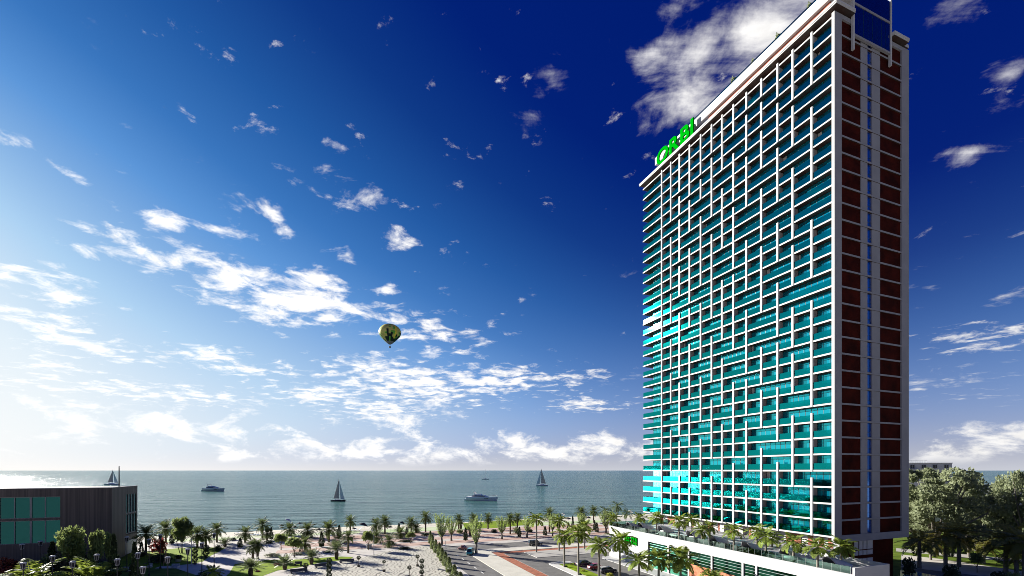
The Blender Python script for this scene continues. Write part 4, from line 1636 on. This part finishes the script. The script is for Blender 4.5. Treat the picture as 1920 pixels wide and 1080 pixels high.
# topiary balls
BALL = MB()
cards(BALL, (0, 0, 0), (1, 1, .95), 420, .34, random.Random(5), shell=.8)
BALLM = BALL.mesh('foliage_ball', LDARK)
POTM = mat('dark_pot', (0.06, 0.055, 0.05), 0.6, 0.3)


def topiary(px, base, balls, rpx, label):
    p = G(px, base)
    k = mpp(p)
    o = thing('topiary_tree', label, 'topiary', p, 0, 'ball topiary trees')
    mb = MB()
    top = (base - min(balls)) * k
    mb.tube([(0, 0, .3), (0, 0, top)], [.07, .05], 6)
    mb.build('trunk', BARK, o)
    mb = MB()
    mb.lathe([(0, .02), (.32, .02), (.42, .5), (.36, .5), (.3, .42), (0, .42)], 12)
    mb.build('pot', POTM, o)
    for b in balls:
        c = link('foliage_ball', BALLM, o)
        r_ = rpx * k
        c.location = (0, 0, (base - b) * k)
        c.scale = (r_, r_, r_)


for a in [
    (672.6, 1063, [1045.5], 3.4, 'single ball topiary at the corner of the plaza lawn'),
    (720, 1072, [1053], 3.0, 'single ball topiary alone in the middle of the plaza'),
    (783, 1062, [1043.5], 3.4, 'single ball topiary at the far side of the plaza near the hedge'),
    (791, 1082, [1052, 1062, 1072], 4.2, 'three ball topiary on the plaza near the hedge'),
    (767.5, 1083, [1064], 3.6, 'single ball topiary at the bottom of the plaza'),
    (573, 1071, [1060], 4.6, 'round ball topiary beside the dark bench on the grass'),
    (617, 1088, [1051, 1060, 1069, 1078], 4.8, 'four ball topiary at the plaza edge'),
    (365.5, 1058, [1033, 1040, 1049], 4.4, 'three ball topiary on the park lawn'),
    (386, 1046, [1027, 1037], 5.2, 'two ball topiary beside the stocky date palm'),
]:
    topiary(*a)

# ------------------------------------------------------------------ lamps, posts
IRON = mat('black_iron', (0.02, 0.02, 0.022), 0.5, 0.4)
LANT = mat('pale_lantern_glass', (0.62, 0.62, 0.66), 0.25, 0.5, var=0.05)
LFRM = mat('pale_lantern_frame', (0.36, 0.36, 0.38), 0.4, 0.5, var=0.05)


def lamp_proto():
    o = thing('street_lamp', '', 'street lamp')
    mb = MB()
    mb.tube([(0, 0, 0), (0, 0, .5), (0, 0, 7.5)], [.16, .10, .075], 8)
    mb.lathe([(0, .0), (.26, .0), (.26, .16), (.17, .5)], 10)
    mb.lathe([(.07, 7.3), (.2, 7.4), (.22, 7.55), (0, 7.56)], 10)
    mb.build('pole', IRON, o)
    mb = MB()
    mb.lathe([(.26, 7.57), (.40, 8.5), (0, 8.5)], 6)
    mb.build('lantern', mat('lantern_pane', (0.02, 0.02, 0.03), 0.4, 0.15), o)
    mb = MB()
    for k in range(6):
        a = 2 * math.pi * k / 6
        mb.tube([(.27 * math.cos(a), .27 * math.sin(a), 7.56), (.415 * math.cos(a), .415 * math.sin(a), 8.52)], .035, 4)
    mb.lathe([(.24, 7.54), (.31, 7.54), (.31, 7.62), (.24, 7.62)], 6)
    mb.lathe([(.41, 8.5), (.5, 8.5), (.5, 8.6), (.36, 8.72), (.0, 8.8)], 6)
    mb.build('lantern_frame', LFRM, o)
    return o


LAMP = lamp_proto()
first = True
for (px, hy, lab) in [
    (41.5, 1025, 'street lamp in front of the lower green windows, lantern under the awning'),
    (76, 1019, 'fainter street lamp beside the green window sill'),
    (98.5, 1048, 'street lamp with its lantern before the dark cypress at the timber wall'),
    (136, 1058.5, 'street lamp before the pale leaved tree'),
    (43.5, 1061, 'street lamp half hidden by the broad leaved palm crown'),
    (130, 1024, 'street lamp hidden in the pale leaved tree crown'),
    (181.5, 1045, 'street lamp under the slim bright leaved tree'),
    (220, 1054, 'street lamp with its lantern before the tallest cypress'),
    (238, 1011, 'thin street lamp before the pale shutter of the timber building'),
    (258.5, 1042, 'street lamp with a reddish post at the timber building corner'),
    (268, 1069, 'nearest street lamp, its pale lantern low over dark grass'),
    (279.5, 1015.5, 'street lamp before the dark red hedge block'),
    (300.5, 1006.5, 'street lamp behind the dark red hedge block'),
    (314.5, 1050, 'street lamp at the shaded path with a bright bush behind its lantern'),
    (352, 1034, 'street lamp with a black pole rising from the shaded path'),
    (378.5, 1022.5, 'street lamp with a black pole before the ball topiary'),
    (401.5, 1004, 'tall street lamp beside the shaded path, lantern against the sand'),
]:
    d = F * (CAMZ - 8.1) / (hy - HY)
    o = LAMP if first else copy_tree(LAMP)
    first = False
    o['label'] = lab
    o['group'] = 'lantern street lamps'
    o.location = ((px - CX) / F * d, d, 0)

POST = mat('pale_post', (0.62, 0.6, 0.56), 0.6, 0.3)
for (px, yb, yt, lab) in [
    (359, 1059, 1012, 'pale plain post on the lawn beside the black lamp pole'),
    (701, 1040, 1003, 'pale plain post beside the umbrella shaped tree at the plaza'),
    (835.5, 1028, 1014, 'short pale post at the bend of the road'),
    (895.5, 1038, 1018, 'pale post beside the vase tree at the kerb'),
    (1108.5, 1013, 1006, 'short white post at the far road under the royal palms'),
    (1199, 1040, 1030, 'small white post on the podium pavement'),
]:
    p = G(px, yb)
    k = mpp(p)
    mb = MB()
    h = (yb - yt) * k
    mb.tube([(0, 0, 0), (0, 0, h)], [.10, .08], 8)
    mb.lathe([(.16, 0), (.16, .12), (.1, .16)], 8)
    mb.lathe([(.09, h), (.13, h + .03), (.0, h + .14)], 8)
    o = tag(mb.build('post', POST), lab, 'post')
    o.location = p

# ------------------------------------------------------------------ beach
CANV = mat('dark_canvas', (0.05, 0.045, 0.05), 0.7, 0.2)
CANW = mat('white_canvas', (0.75, 0.75, 0.74), 0.7, 0.2, var=0.04)


def parasol(px, yt, rpx, lab, m, tilt=0.0):
    yb = yt + 12
    p = G(px, yb)
    k = mpp(p)
    o = thing('beach_umbrella', lab, 'beach umbrella', p, 0, 'umbrellas along the beach')
    h, r_ = (yb - yt) * k, rpx * k
    mb = MB()
    mb.tube([(0, 0, -.2), (0, 0, h - .05)], .05, 6)
    mb.build('pole', POST, o)
    mb = MB()
    mb.lathe([(0, .0), (r_ * .5, -.22 * r_), (r_, -.5 * r_), (r_, -.53 * r_), (r_ * .5, -.26 * r_), (0, -.04)], 10)
    c = mb.build('canopy', m, o)
    c.location = (0, 0, h)
    c.rotation_euler = (0, tilt, .4)


for a in [
    (527.5, 983, 5, 'dark beach umbrella standing closest to the tall date palm', CANV),
    (528.5, 987, 5, 'dark beach umbrella just under another one beside the tall palm', CANV),
    (542.5, 973, 6.5, 'white tilted beach umbrella against the water', CANW, .55),
    (561.7, 979, 5, 'dark beach umbrella with its pole against the water', CANV),
    (553, 986, 5, 'dark beach umbrella beside a wide date palm crown', CANV),
    (586.7, 981.5, 5, 'dark beach umbrella behind the wide date palm', CANV),
    (598, 990, 6, 'low dark beach umbrella beside the broad date palm', CANV),
    (628, 982.5, 5, 'dark beach umbrella behind the broad date palm', CANV),
    (650, 981.5, 4.5, 'dark beach umbrella beside the slim tall date palm', CANV),
    (683, 980, 9, 'largest tilted dark beach umbrella on the beach', CANV, .35),
    (700, 972.5, 5, 'dark beach umbrella against the water beside the palm pair', CANV),
    (731.7, 986, 5, 'dark beach umbrella beside the taller palm of the pair', CANV),
    (755, 977.5, 7, 'dark tilted beach umbrella between palms, against the water', CANV, .3),
    (485, 991, 5, 'dark low beach umbrella above the blue loungers', CANV),
    (664, 989, 5, 'dark beach umbrella over a blue lounger', CANV),
    (994, 963, 4, 'small white beach umbrella behind a vase tree', CANW, .5),
    (1056.7, 961.7, 4, 'small white beach umbrella behind a royal palm', CANW, .5),
    (1183, 957, 5, 'white tilted beach umbrella beside the coconut palms', CANW, .5),
    (1066, 970, 6, 'dark low beach umbrella at the water edge', CANV),
    (1103, 968, 6, 'dark low beach umbrella beside a slim palm', CANV),
]:
    parasol(*a)
LNG = mat('pale_blue_fabric', (0.45, 0.55, 0.68), 0.7, 0.2, var=0.05)
for (px, yb, lab) in [
    (474, 1004, 'pale blue beach lounger beside the date palm trunk'), (482, 1004.5, 'pale blue beach lounger in the middle of its row'),
    (489, 1003.5, 'pale blue beach lounger at the tall palm end of its row'), (446, 1001, 'pale blue beach lounger near the dark path shrub'),
    (664, 996, 'blue beach lounger under a dark umbrella'), (672, 995.5, 'blue beach lounger beside an umbrella pole'),
    (578, 997, 'blue beach lounger behind a palm crown')]:
    p = G(px, yb)
    o = thing('beach_lounger', lab, 'lounger', p, A + .3, 'loungers on the beach')
    mb = MB()
    mb.box(-1.3, .5, -.4, .4, .38, .5)
    n_ = len(mb.v)
    mb.box(.5, 1.3, -.4, .4, .42, .52)
    mb.v[n_:] = [(x, y, z + (x - .5) * .9) for x, y, z in mb.v[n_:]]
    mb.build('bed', LNG, o)
    for lx in (-1.15, .35):
        for ly in (-.34, .34):
            mb = MB()
            mb.box(lx - .04, lx + .04, ly - .04, ly + .04, 0, .38)
            mb.build('leg', WHITE, o)

# ------------------------------------------------------------------ benches, kiosk, planters, swings
DKST = mat('dark_stone', (0.10, 0.10, 0.12), 0.7, 0.3)
GRST = mat('grey_stone', (0.30, 0.30, 0.32), 0.7, 0.3)


def bench(px, yb, wpx, lab, rz, m=DKST, h=.5):
    p = G(px, yb)
    k = mpp(p)
    w = wpx * k / 2
    o = thing('park_bench', lab, 'bench', p, rz, 'dark stone benches')
    mb = MB()
    mb.box(-w, w, -.35, .35, h - .12, h)
    mb.build('seat', m, o)
    for x in (-w * .8, w * .8):
        mb = MB()
        mb.box(x - .15, x + .15, -.3, .3, 0, h - .12)
        mb.build('leg', m, o)
    mb = MB()
    mb.box(-w, w, .28, .36, h + .02, h + .5)
    mb.build('backrest', m, o)


bench(559, 1060, 13, 'dark stone bench on the bright grass beside the round topiary', .1)
bench(650, 1055, 26, 'long dark bench at the corner of the plaza', A - .25)
bench(560, 1074, 30, 'long dark bench along the lower lawn edge', A + .1)
bench(604, 1064, 26, 'long dark bench between lawn and four ball topiary', A + .1)
p = G(692, 1028.5)
kb = thing('kiosk_box', 'grey square kiosk box beside the umbrella shaped tree', 'kiosk', p, A)
mb = MB()
mb.box(-.75, .75, -.6, .6, 0, 1.25)
mb.build('body', GRST, kb)
mb = MB()
mb.box(-.85, .85, -.7, .7, 1.25, 1.35)
mb.build('lid', DKST, kb)
p = G(401, 1084)
kb = thing('stone_block', 'pale grey stone block in the shade at the grass corner', 'block', p, .1)
mb = MB()
mb.box(-1.1, 1.1, -.8, .8, 0, 1.3)
mb.build('body', mat('pale_stone', (0.55, 0.55, 0.56), 0.8, 0.2), kb)
mb = MB()
mb.box(-1.16, 1.16, -.86, .86, 1.3, 1.42)
mb.build('cap', DKST, kb)
p = G(334, 1053)
pl_ = thing('planter', 'white planter with a dark shrub on the park lawn', 'planter', p, .2)
mb = MB()
mb.lathe([(0, 0), (.7, 0), (.95, .8), (.85, .8), (.7, .6), (0, .6)], 4)
mb.build('pot', WHITE, pl_)
c = link('shrub', BUSH[LDARK.name], pl_)
c.location = (0, 0, .6)
c.scale = (1.9, 1.9, 1.3)
WOODP = mat('tan_timber', (0.34, 0.23, 0.11), 0.7, 0.2)
p = G(283, 1060)
sw = thing('swing_frame', 'timber A frame swing in the shaded grass by the lamps', 'swing', p, .4)
for x in (-3.2, 3.2):
    for y in (-1.9, 1.9):
        mb = MB()
        mb.tube([(x, y, 0), (x, 0, 3.6)], .13, 6)
        mb.build('leg', WOODP, sw)
mb = MB()
mb.tube([(-3.6, 0, 3.6), (3.6, 0, 3.6)], .12, 6)
mb.build('crossbar', WOODP, sw)
for x in (-1.2, 1.2):
    mb = MB()
    mb.tube([(x - .25, 0, 3.6), (x - .25, 0, .6)], .02, 4)
    mb.tube([(x + .25, 0, 3.6), (x + .25, 0, .6)], .02, 4)
    mb.box(x - .35, x + .35, -.15, .15, .52, .6)
    mb.build('seat', IRON, sw)
for (px, yb, w, lab) in ((237, 1071, 14, 'low pale stone bench under the thin lamp'), (328, 1065, 14, 'low pale stone bench at the shaded path'), (281, 1064, 6, 'low pale stone seat beside the swing')):
    bench(px, yb, w, lab, .1, mat('pale_stone', (0.55, 0.55, 0.56)), .55)

# ------------------------------------------------------------------ terrace pods
PODW = mat('pod_shell_white', (0.5, 0.5, 0.5), 0.4, 0.4, var=0.03)
PODI = mat('pod_lining_grey', (0.17, 0.17, 0.19), 0.6, 0.3)
PODC = mat('pod_cushion', (0.62, 0.63, 0.63), 0.8, 0.2)


def pod_shell(mb, scale, mi, off=0.0):
    """leaf shaped canopy: a strip of arches, high at the mouth, running down to a point"""
    n, m2 = 18, 14
    rows = []
    for i in range(n + 1):
        t = i / n
        x = -1.25 + 3.6 * t
        w = (1.55 - off) * math.sin(math.pi * min(1, .30 + .70 * t)) ** .8 * (1 if t < 1 else .02)
        h = (1.95 - off) * (1 - t) ** .55 * (1 - .12 * (1 - t)) + .02
        row = []
        for j in range(m2 + 1):
            a = math.pi * (-.08 + 1.16 * j / m2)
            sweep = -.75 * (1 - t) * math.sin(a) + .2
            row.append(((x + sweep * .9) * scale, w * math.cos(a) * scale, max(0.02, h * (math.sin(a) * .92 + .08)) * scale))
        rows.append(row)
    for i in range(n):
        for j in range(m2):
            q = [rows[i][j], rows[i + 1][j], rows[i + 1][j + 1], rows[i][j + 1]]
            mb.face(q if mi == 0 else q[::-1], mi)
    return rows


def pod(px, py, size, lab, rz):
    size *= .85
    p = G(px, py, ZD + 0.05)
    o = thing('lounge_pod', lab, 'lounge pod', p, rz, 'white shell pods on the roof terrace')
    mb = MB()
    a = pod_shell(mb, size, 0)
    b = pod_shell(mb, size, 1, .05)
    for j in range(len(a[0]) - 1):
        mb.face([a[0][j], a[0][j + 1], b[0][j + 1], b[0][j]], 0)
    mb.build('shell', [PODW, PODI], o, True)
    mb = MB()
    mb.tube([Vector(q) for q in a[0]], .07 * size, 6)
    mb.build('rim', GRST, o, True)
    mb = MB()
    mb.lathe([(0, .0), (1.15 * size, .0), (1.2 * size, .22), (1.1 * size, .34), (0, .36)], 20)
    mb.build('cushion', PODC, o, True)


for a in [
    (1188, 991, 1.25, 'farthest shell pod at the corner of the terrace', 0.25),
    (1210, 991.5, 1.25, 'second farthest shell pod, beside a terrace palm', 0.25),
    (1247, 997, 1.2, 'shell pod behind two terrace palms near the brick corner', 0.25),
    (1303, 1008, 1.25, 'dark lined shell pod left of a terrace palm before the columns', 0.25),
    (1347, 1019, 1.3, 'dark lined shell pod between two terrace palms in mid terrace', 0.25),
    (1411, 1033, 1.3, 'dark lined shell pod partly behind palm fronds', 0.25),
    (1483, 1046, 1.2, 'shell pod almost hidden behind terrace palms', 0.25),
    (1571, 1066, 1.35, 'nearest shell pod, its arched mouth open at the parapet', 0.15),
]:
    pod(a[0], a[1], a[2], a[3], a[4])

# ------------------------------------------------------------------ vehicles
TYRE = mat('tyre_rubber', (0.02, 0.02, 0.02), 0.8, 0.2)
RIM = mat('alloy_rim', (0.55, 0.55, 0.57), 0.3, 0.5, metal=0.8)
CGLASS = mat('car_glass', (0.02, 0.025, 0.03), 0.05, 0.7)
HLAMP = mat('head_lamp', (0.75, 0.75, 0.75), 0.15, 0.6)
TLAMP = mat('tail_lamp', (0.45, 0.02, 0.02), 0.2, 0.5)


def paint(name, c):
    return mat(name, c, 0.25, 0.5, var=0.03, coat=0.8)


def loft(mb, stations, mi=0):
    """stations: list of closed rings with the same count"""
    n = len(stations[0])
    for a, b in zip(stations, stations[1:]):
        for k in range(n):
            k2 = (k + 1) % n
            mb.face([a[k], a[k2], b[k2], b[k]], mi)
    mb.face(stations[0][::-1], mi)
    mb.face(stations[-1], mi)


def car(label, p, rz, m, L=4.4, W=1.8, H=1.45, belt=.9, kind='sedan', roof_m=None, cat='car', group=None):
    o = thing('parked_car' if cat == 'car' else cat.replace(' ', '_'), label, cat, p, rz, group)
    h = L / 2
    w = W / 2
    mb = MB()
    prof = {'sedan': [(-h, .55, .72), (-h + .12, .86, .9), (-h + .9, .92, 1.), (-.2, .92, 1.), (h - 1.25, .88, 1.), (h - .35, .74, .93), (h, .56, .74)],
            'suv': [(-h, .62, .86), (-h + .1, 1.06, .95), (-h + .6, 1.1, 1.), (0, 1.1, 1.), (h - 1.2, 1.06, 1.), (h - .3, .98, .95), (h, .68, .8)],
            'van': [(-h, .6, .9), (-h + .1, 1.05, .97), (-h + .5, 1.1, 1.), (0, 1.1, 1.), (h - .8, 1.05, 1.), (h - .2, .9, .95), (h, .6, .85)]}[kind]
    st = []
    for (x, top, ws) in prof:
        y = w * ws
        st.append([(x, -y * .94, .26), (x, -y, .45), (x, -y, top - .12), (x, -y * .88, top), (x, y * .88, top), (x, y, top - .12), (x, y, .45), (x, y * .94, .26)])
    loft(mb, st)
    mb.build('body', m, o)
    cab = {'sedan': ((-h + .55, -h + 1.35, .25 * L * .55, h - 1.25), .92), 'suv': ((-h + .12, -h + .5, h - 1.75, h - 1.15), 1.1), 'van': ((-h + .08, -h + .3, h - 1.1, h - .5), 1.1)}[kind]
    (x0, x1, x2, x3), zb = cab
    mb = MB()
    yb, yt = w * .88, w * .70
    lo = [(x0, -yb, zb), (x3, -yb, zb - .03), (x3, yb, zb - .03), (x0, yb, zb)]
    hi = [(x1, -yt, H - .04), (x2, -yt, H - .04), (x2, yt, H - .04), (x1, yt, H - .04)]
    for k in range(4):
        k2 = (k + 1) % 4
        mb.face([lo[k], lo[k2], hi[k2], hi[k]])
    mb.build('window_glass', CGLASS, o)
    mb = MB()
    mb.face([(x1 - .03, -yt - .03, H - .04), (x2 + .03, -yt - .03, H - .04), (x2 + .03, yt + .03, H - .04), (x1 - .03, yt + .03, H - .04)][::-1])
    loft(mb, [[(x1 - .05, -yt - .03, H - .05), (x1, -yt * .9, H), (x1, yt * .9, H), (x1 - .05, yt + .03, H - .05)], [(x2 + .08, -yt - .03, H - .06), (x2 - .1, -yt * .9, H), (x2 - .1, yt * .9, H), (x2 + .08, yt + .03, H - .06)]])
    for sx in (-1, 1):
        for (a, b) in ((lo[0], hi[0]), (lo[1], hi[1])):
            mb.tube([(a[0], sx * yb, a[2]), (b[0], sx * yt, b[2])], .045, 4)
        xm = (x1 + x2) / 2
        mb.tube([(xm, sx * yb * 1.0, zb), (xm, sx * yt * 1.01, H - .03)], .04, 4)
    mb.build('roof', roof_m or m, o)
    for sx in (-h + .85, h - .85):
        for sy in (-1, 1):
            r_ = .34 if kind == 'sedan' else .38
            wb = MB()
            wb.tube([(sx, sy * (w - .2), r_), (sx, sy * (w + .02), r_)], r_, 16)
            wh = wb.build('wheel', TYRE, o)
            wb = MB()
            wb.tube([(sx, sy * (w + .0), r_), (sx, sy * (w + .035), r_)], r_ * .6, 10)
            wb.build('rim', RIM, wh)
    for sy in (-1, 1):
        mb = MB()
        mb.box(h - .2, h - .06, sy * w * .62 - .17, sy * w * .62 + .17, .56, .70)
        mb.build('headlight', HLAMP, o)
        mb = MB()
        mb.box(-h + .02, -h + .12, sy * w * .66 - .15, sy * w * .66 + .15, .62, .78)
        mb.build('taillight', TLAMP, o)
    mb = MB()
    mb.box(-h - .03, -h + .1, -w * .8, w * .8, .3, .48)
    mb.box(h - .1, h + .03, -w * .72, w * .72, .3, .46)
    mb.build('bumper', IRON, o)
    return o


CG = 'cars parked on the grass island'
car('dark blue saloon car parked at the far end of the island row', UV(42.9, -32.2, .03), A, paint('navy_paint', (0.012, 0.014, 0.035)), 4.7, 1.85, 1.45, group=CG)
car('red car parked between the dark blue and the grey car', UV(38.3, -31.6, .03), A, paint('red_paint', (0.34, 0.015, 0.02)), 4.3, 1.8, 1.5, kind='sedan', group=CG)
car('grey car with a white roof parked nearest the bottom edge', UV(33.6, -31.2, .03), A, paint('slate_paint', (0.05, 0.055, 0.075)), 4.6, 1.85, 1.55, kind='suv', roof_m=WHITE, group=CG)
p = G(1003, 1022.5)
car('black off road car driving along the far road behind a royal palm', p, A, paint('black_paint', (0.01, 0.01, 0.014)), 4.9, 1.95, 1.85, kind='suv', cat='off road car')
p = G(882, 1039.5)
car('turquoise small van turning on the road beside the cream pavement', p, A + 1.1, paint('turquoise_paint', (0.01, 0.34, 0.36)), 3.9, 1.75, 1.95, kind='van', cat='van')
p = G(868, 1031)
car('small orange pink car just beyond the turquoise van', p, A + 2.6, paint('coral_paint', (0.55, 0.20, 0.14)), 3.2, 1.5, 1.5, kind='sedan', cat='small car')

# ------------------------------------------------------------------ boats
HULLD = mat('dark_hull', (0.03, 0.02, 0.022), 0.3, 0.5)
HULLW = mat('white_hull', (0.80, 0.76, 0.76), 0.3, 0.5, var=0.03)
SAIL = mat('grey_sail_cloth', (0.36, 0.36, 0.37), 0.8, 0.1, var=0.06, scale=0.5, transl=0.2)
SAILW = mat('white_sail_cloth', (0.78, 0.78, 0.76), 0.8, 0.1, var=0.03)
TEAK = mat('teak_deck', (0.35, 0.22, 0.12), 0.7, 0.2)


def hull(mb, L, W, H, n=12, bow=.5, mi=0):
    st = []
    for i in range(n + 1):
        t = i / n
        x = -L / 2 + L * t
        w = W / 2 * (math.sin(math.pi * min(1, .28 + .72 * t)) ** .7 if t > .3 else .82 + .18 * t / .3)
        w = max(w, .03)
        top = H * (1 + .28 * max(0, t - .4) ** 2)
        kx = x + (bow * t ** 4)
        st.append([(x, 0, -.35), (x + .3 * (kx - x), -w * .7, -.05), (kx, -w, top * .7), (kx, -w * .97, top), (kx, w * .97, top), (kx, w, top * .7), (x + .3 * (kx - x), w * .7, -.05)])
    loft(mb, st, mi)


def sailboat(px, py, L, Hm, face, label, hm, jib=True, mast_only=False, sm=None):
    d = F * (CAMZ + .55) / (py - HY)
    p = Vector(((px - CX) / F * d, d, -.55))
    o = thing('sailing_boat', label, 'sailing boat', p, 0 if face > 0 else math.pi, None)
    mb = MB()
    hull(mb, L, L * .27, L * .10)
    mb.build('hull', hm, o)
    mb = MB()
    z = L * .10
    loft(mb, [[(-L * .2, -L * .08, z), (-L * .2, L * .08, z), (-L * .18, L * .06, z + L * .05), (-L * .18, -L * .06, z + L * .05)], [(L * .2, -L * .05, z), (L * .2, L * .05, z), (L * .12, L * .04, z + L * .04), (L * .12, -L * .04, z + L * .04)]])
    mb.build('cabin', HULLW, o)
    mb = MB()
    mx = L * .06
    mb.tube([(mx, 0, z), (mx, 0, Hm)], [L * (.02 if mast_only else .011), L * (.014 if mast_only else .006)], 8)
    mb.build('mast', RIM, o)
    if mast_only:
        return o
    bz = z + L * .10
    mb = MB()
    mb.tube([(mx, 0, bz), (mx - L * .42, L * .02, bz)], L * .007, 6)
    mb.build('boom', RIM, o)

    def sail(tack, clew, head, belly, m, nm):
        mb = MB()
        n = 8
        rows = []
        for i in range(n + 1):
            t = i / n
            a = tack.lerp(head, t)
            b = clew.lerp(head, t)
            rows.append([a.lerp(b, s / 4) + Vector((0, belly * math.sin(math.pi * s / 4) * math.sin(math.pi * min(.96, t + .15)), 0)) for s in range(5)])
        for off in (0, .04):
            for i in range(n):
                for s in range(4):
                    q = [rows[i][s], rows[i][s + 1], rows[i + 1][s + 1], rows[i + 1][s]]
                    q = [v + Vector((0, off, 0)) for v in q]
                    mb.face(q if off == 0 else q[::-1])
        mb.build(nm, m, o, True)
    sail(Vector((mx - .08, 0, bz + .1)), Vector((mx - L * .40, L * .02, bz + .1)), Vector((mx - .05, 0, Hm * .985)), L * .03, sm or SAIL, 'mainsail')
    if jib:
        sail(Vector((mx + L * .10, L * .03, z + L * .06)), Vector((L * .47, 0, z + L * .02)), Vector((mx + .1, 0, Hm * .93)), L * .02, SAILW, 'jib')
    return o


sailboat(634, 940, 11.5, 19.0, 1, 'dark hulled sailing boat with grey mainsail and white jib, nearest the shore', HULLD)
sailboat(1016, 911, 19.5, 29.0, -1, 'pale hulled sailing boat under full grey sail in open water', HULLW, sm=SAIL)
sailboat(210, 909.5, 24, 27.0, 1, 'sailing boat whose grey sails show over the timber roof', HULLW)
sailboat(910, 899.0, 20, 29.0, 1, 'far sailing boat with bare mast on the horizon', HULLW, mast_only=True)


def yacht(px, py, L, label, hm):
    d = F * (CAMZ + .55) / (py - HY)
    L *= 1.06
    o = thing('motor_yacht', label, 'motor yacht', ((px - CX) / F * d, d, -.55), -0.35)
    mb = MB()
    hull(mb, L, L * .25, L * .115, bow=L * .05)
    mb.box(-L * .56, -L * .5, -L * .09, L * .09, 0.05, L * .05)
    mb.build('hull', hm, o)
    z = L * .115

    def deck(x0, x1, w0, w1, za, zb, rk0, rk1, nm, m):
        mb = MB()
        loft(mb, [[(x0, -w0, za), (x0, w0, za), (x0 + rk0, w0 * .85, zb), (x0 + rk0, -w0 * .85, zb)], [(x1, -w1, za), (x1, w1, za), (x1 - rk1, w1 * .8, zb), (x1 - rk1, -w1 * .8, zb)]])
        mb.build(nm, m, o)
    deck(-L * .30, L * .24, L * .10, L * .06, z, z + L * .055, L * .01, L * .14, 'cabin', hm)
    deck(-L * .26, L * .14, L * .102, L * .075, z + L * .018, z + L * .044, L * .01, L * .06, 'window_band', CGLASS)
    deck(-L * .24, L * .02, L * .08, L * .06, z + L * .056, z + L * .085, L * .03, L * .05, 'flybridge', hm)
    mb = MB()
    mb.tube([(-L * .2, -L * .085, z + L * .05), (-L * .24, -L * .07, z + L * .13), (-L * .24, L * .07, z + L * .13), (-L * .2, L * .085, z + L * .05)], L * .012, 6)
    mb.tube([(-L * .24, 0, z + L * .13), (-L * .25, 0, z + L * .17)], L * .008, 5)
    mb.build('radar_arch', hm, o)
    for q in range(3):
        mb = MB()
        x = L * (.14 + q * .045)
        mb.box(x, x + L * .022, -L * .112, -L * .08, z * .62, z * .78)
        mb.build('porthole', CGLASS, o)
    mb = MB()
    pts = [(L * (.1 + .42 * t), -L * .118 * math.sin(math.pi * min(1, .3 + .7 * (.6 + .4 * t))) ** .7, z * (1.0 + .25 * t) + L * .03) for t in (0, .25, .5, .75, 1)]
    mb.tube(pts, L * .003, 4)
    for q in pts:
        mb.tube([(q[0], q[1], z * .95), q], L * .003, 4)
    mb.build('bow_rail', RIM, o)


yacht(903, 938.5, 25.5, 'large white motor yacht nearer the shore', HULLW)
yacht(401, 921, 31, 'pale motor yacht farther out in the grey water', mat('greyish_hull', (0.62, 0.60, 0.60), 0.3, 0.5, var=0.03))

# ------------------------------------------------------------------ hot air balloon
YB = 430.0
k = YB / F
bo = thing('hot_air_balloon', 'hot air balloon with olive, green and black stepped pattern flying over the sea', 'balloon', ((731 - CX) / F * YB, YB, CAMZ + (HY - 652) * k), .35)
OLIVE = mat('balloon_olive', (0.60, 0.54, 0.17), 0.6, 0.2, var=0.12, scale=0.2, transl=0.15)
BGRN = mat('balloon_green', (0.14, 0.42, 0.06), 0.6, 0.2, var=0.1, scale=0.2, transl=0.15)
BBLK = mat('balloon_black', (0.012, 0.022, 0.02), 0.6, 0.2)
BYEL = mat('balloon_yellow', (0.75, 0.62, 0.08), 0.6, 0.2, var=0.08, transl=0.15)
BGRY = mat('balloon_grey_skirt', (0.20, 0.18, 0.20), 0.6, 0.2)
rb = random.Random(9)
NG, NR = 32, 18
R0 = 20.5 * k
prof = []
for i in range(NR + 1):
    t = i / NR
    if t < .38:
        s = t / .38
        rr_ = 1.2 * (1 - s) / R0 + .885 * s ** .86
        zz = 6.5 * k + s * 15 * k
    else:
        a = (t - .38) / .62 * (math.pi / 2 + .48) - .48
        rr_ = math.cos(a)
        zz = 6.5 * k + 15 * k + (math.sin(a) + math.sin(.48)) * (22.5 * k) / (1 + math.sin(.48))
    prof.append((max(.02, rr_ * R0), zz))
edge = [int(7 + 2.2 * math.sin(g * .9) + rb.choice((-2, 0, 1, 2))) for g in range(NG)]


def bcol(i, g):
    if i < 2:
        return 4
    if i < edge[g]:
        return 2 if rb.random() < .82 or i > edge[g] - 2 else 1
    if i >= NR - 2:
        return 2 if g % 4 else 1
    if 10 <= g <= 11 or 26 <= g <= 26:
        return 3
    return 1 if rb.random() < .16 else 0


mb = MB()
mb.lathe(prof, NG, mi=bcol)
mb.build('envelope', [OLIVE, BGRN, BBLK, BYEL, BGRY], bo, True)
mb = MB()
mb.box(-.75, .75, -.75, .75, 0, 1.25)
mb.build('basket', IRON, bo)
mb = MB()
for sx in (-1, 1):
    for sy in (-1, 1):
        mb.tube([(sx * .7, sy * .7, 1.2), (sx * .85, sy * .85, 6.6 * k)], .035, 4)
mb.build('rope', IRON, bo)
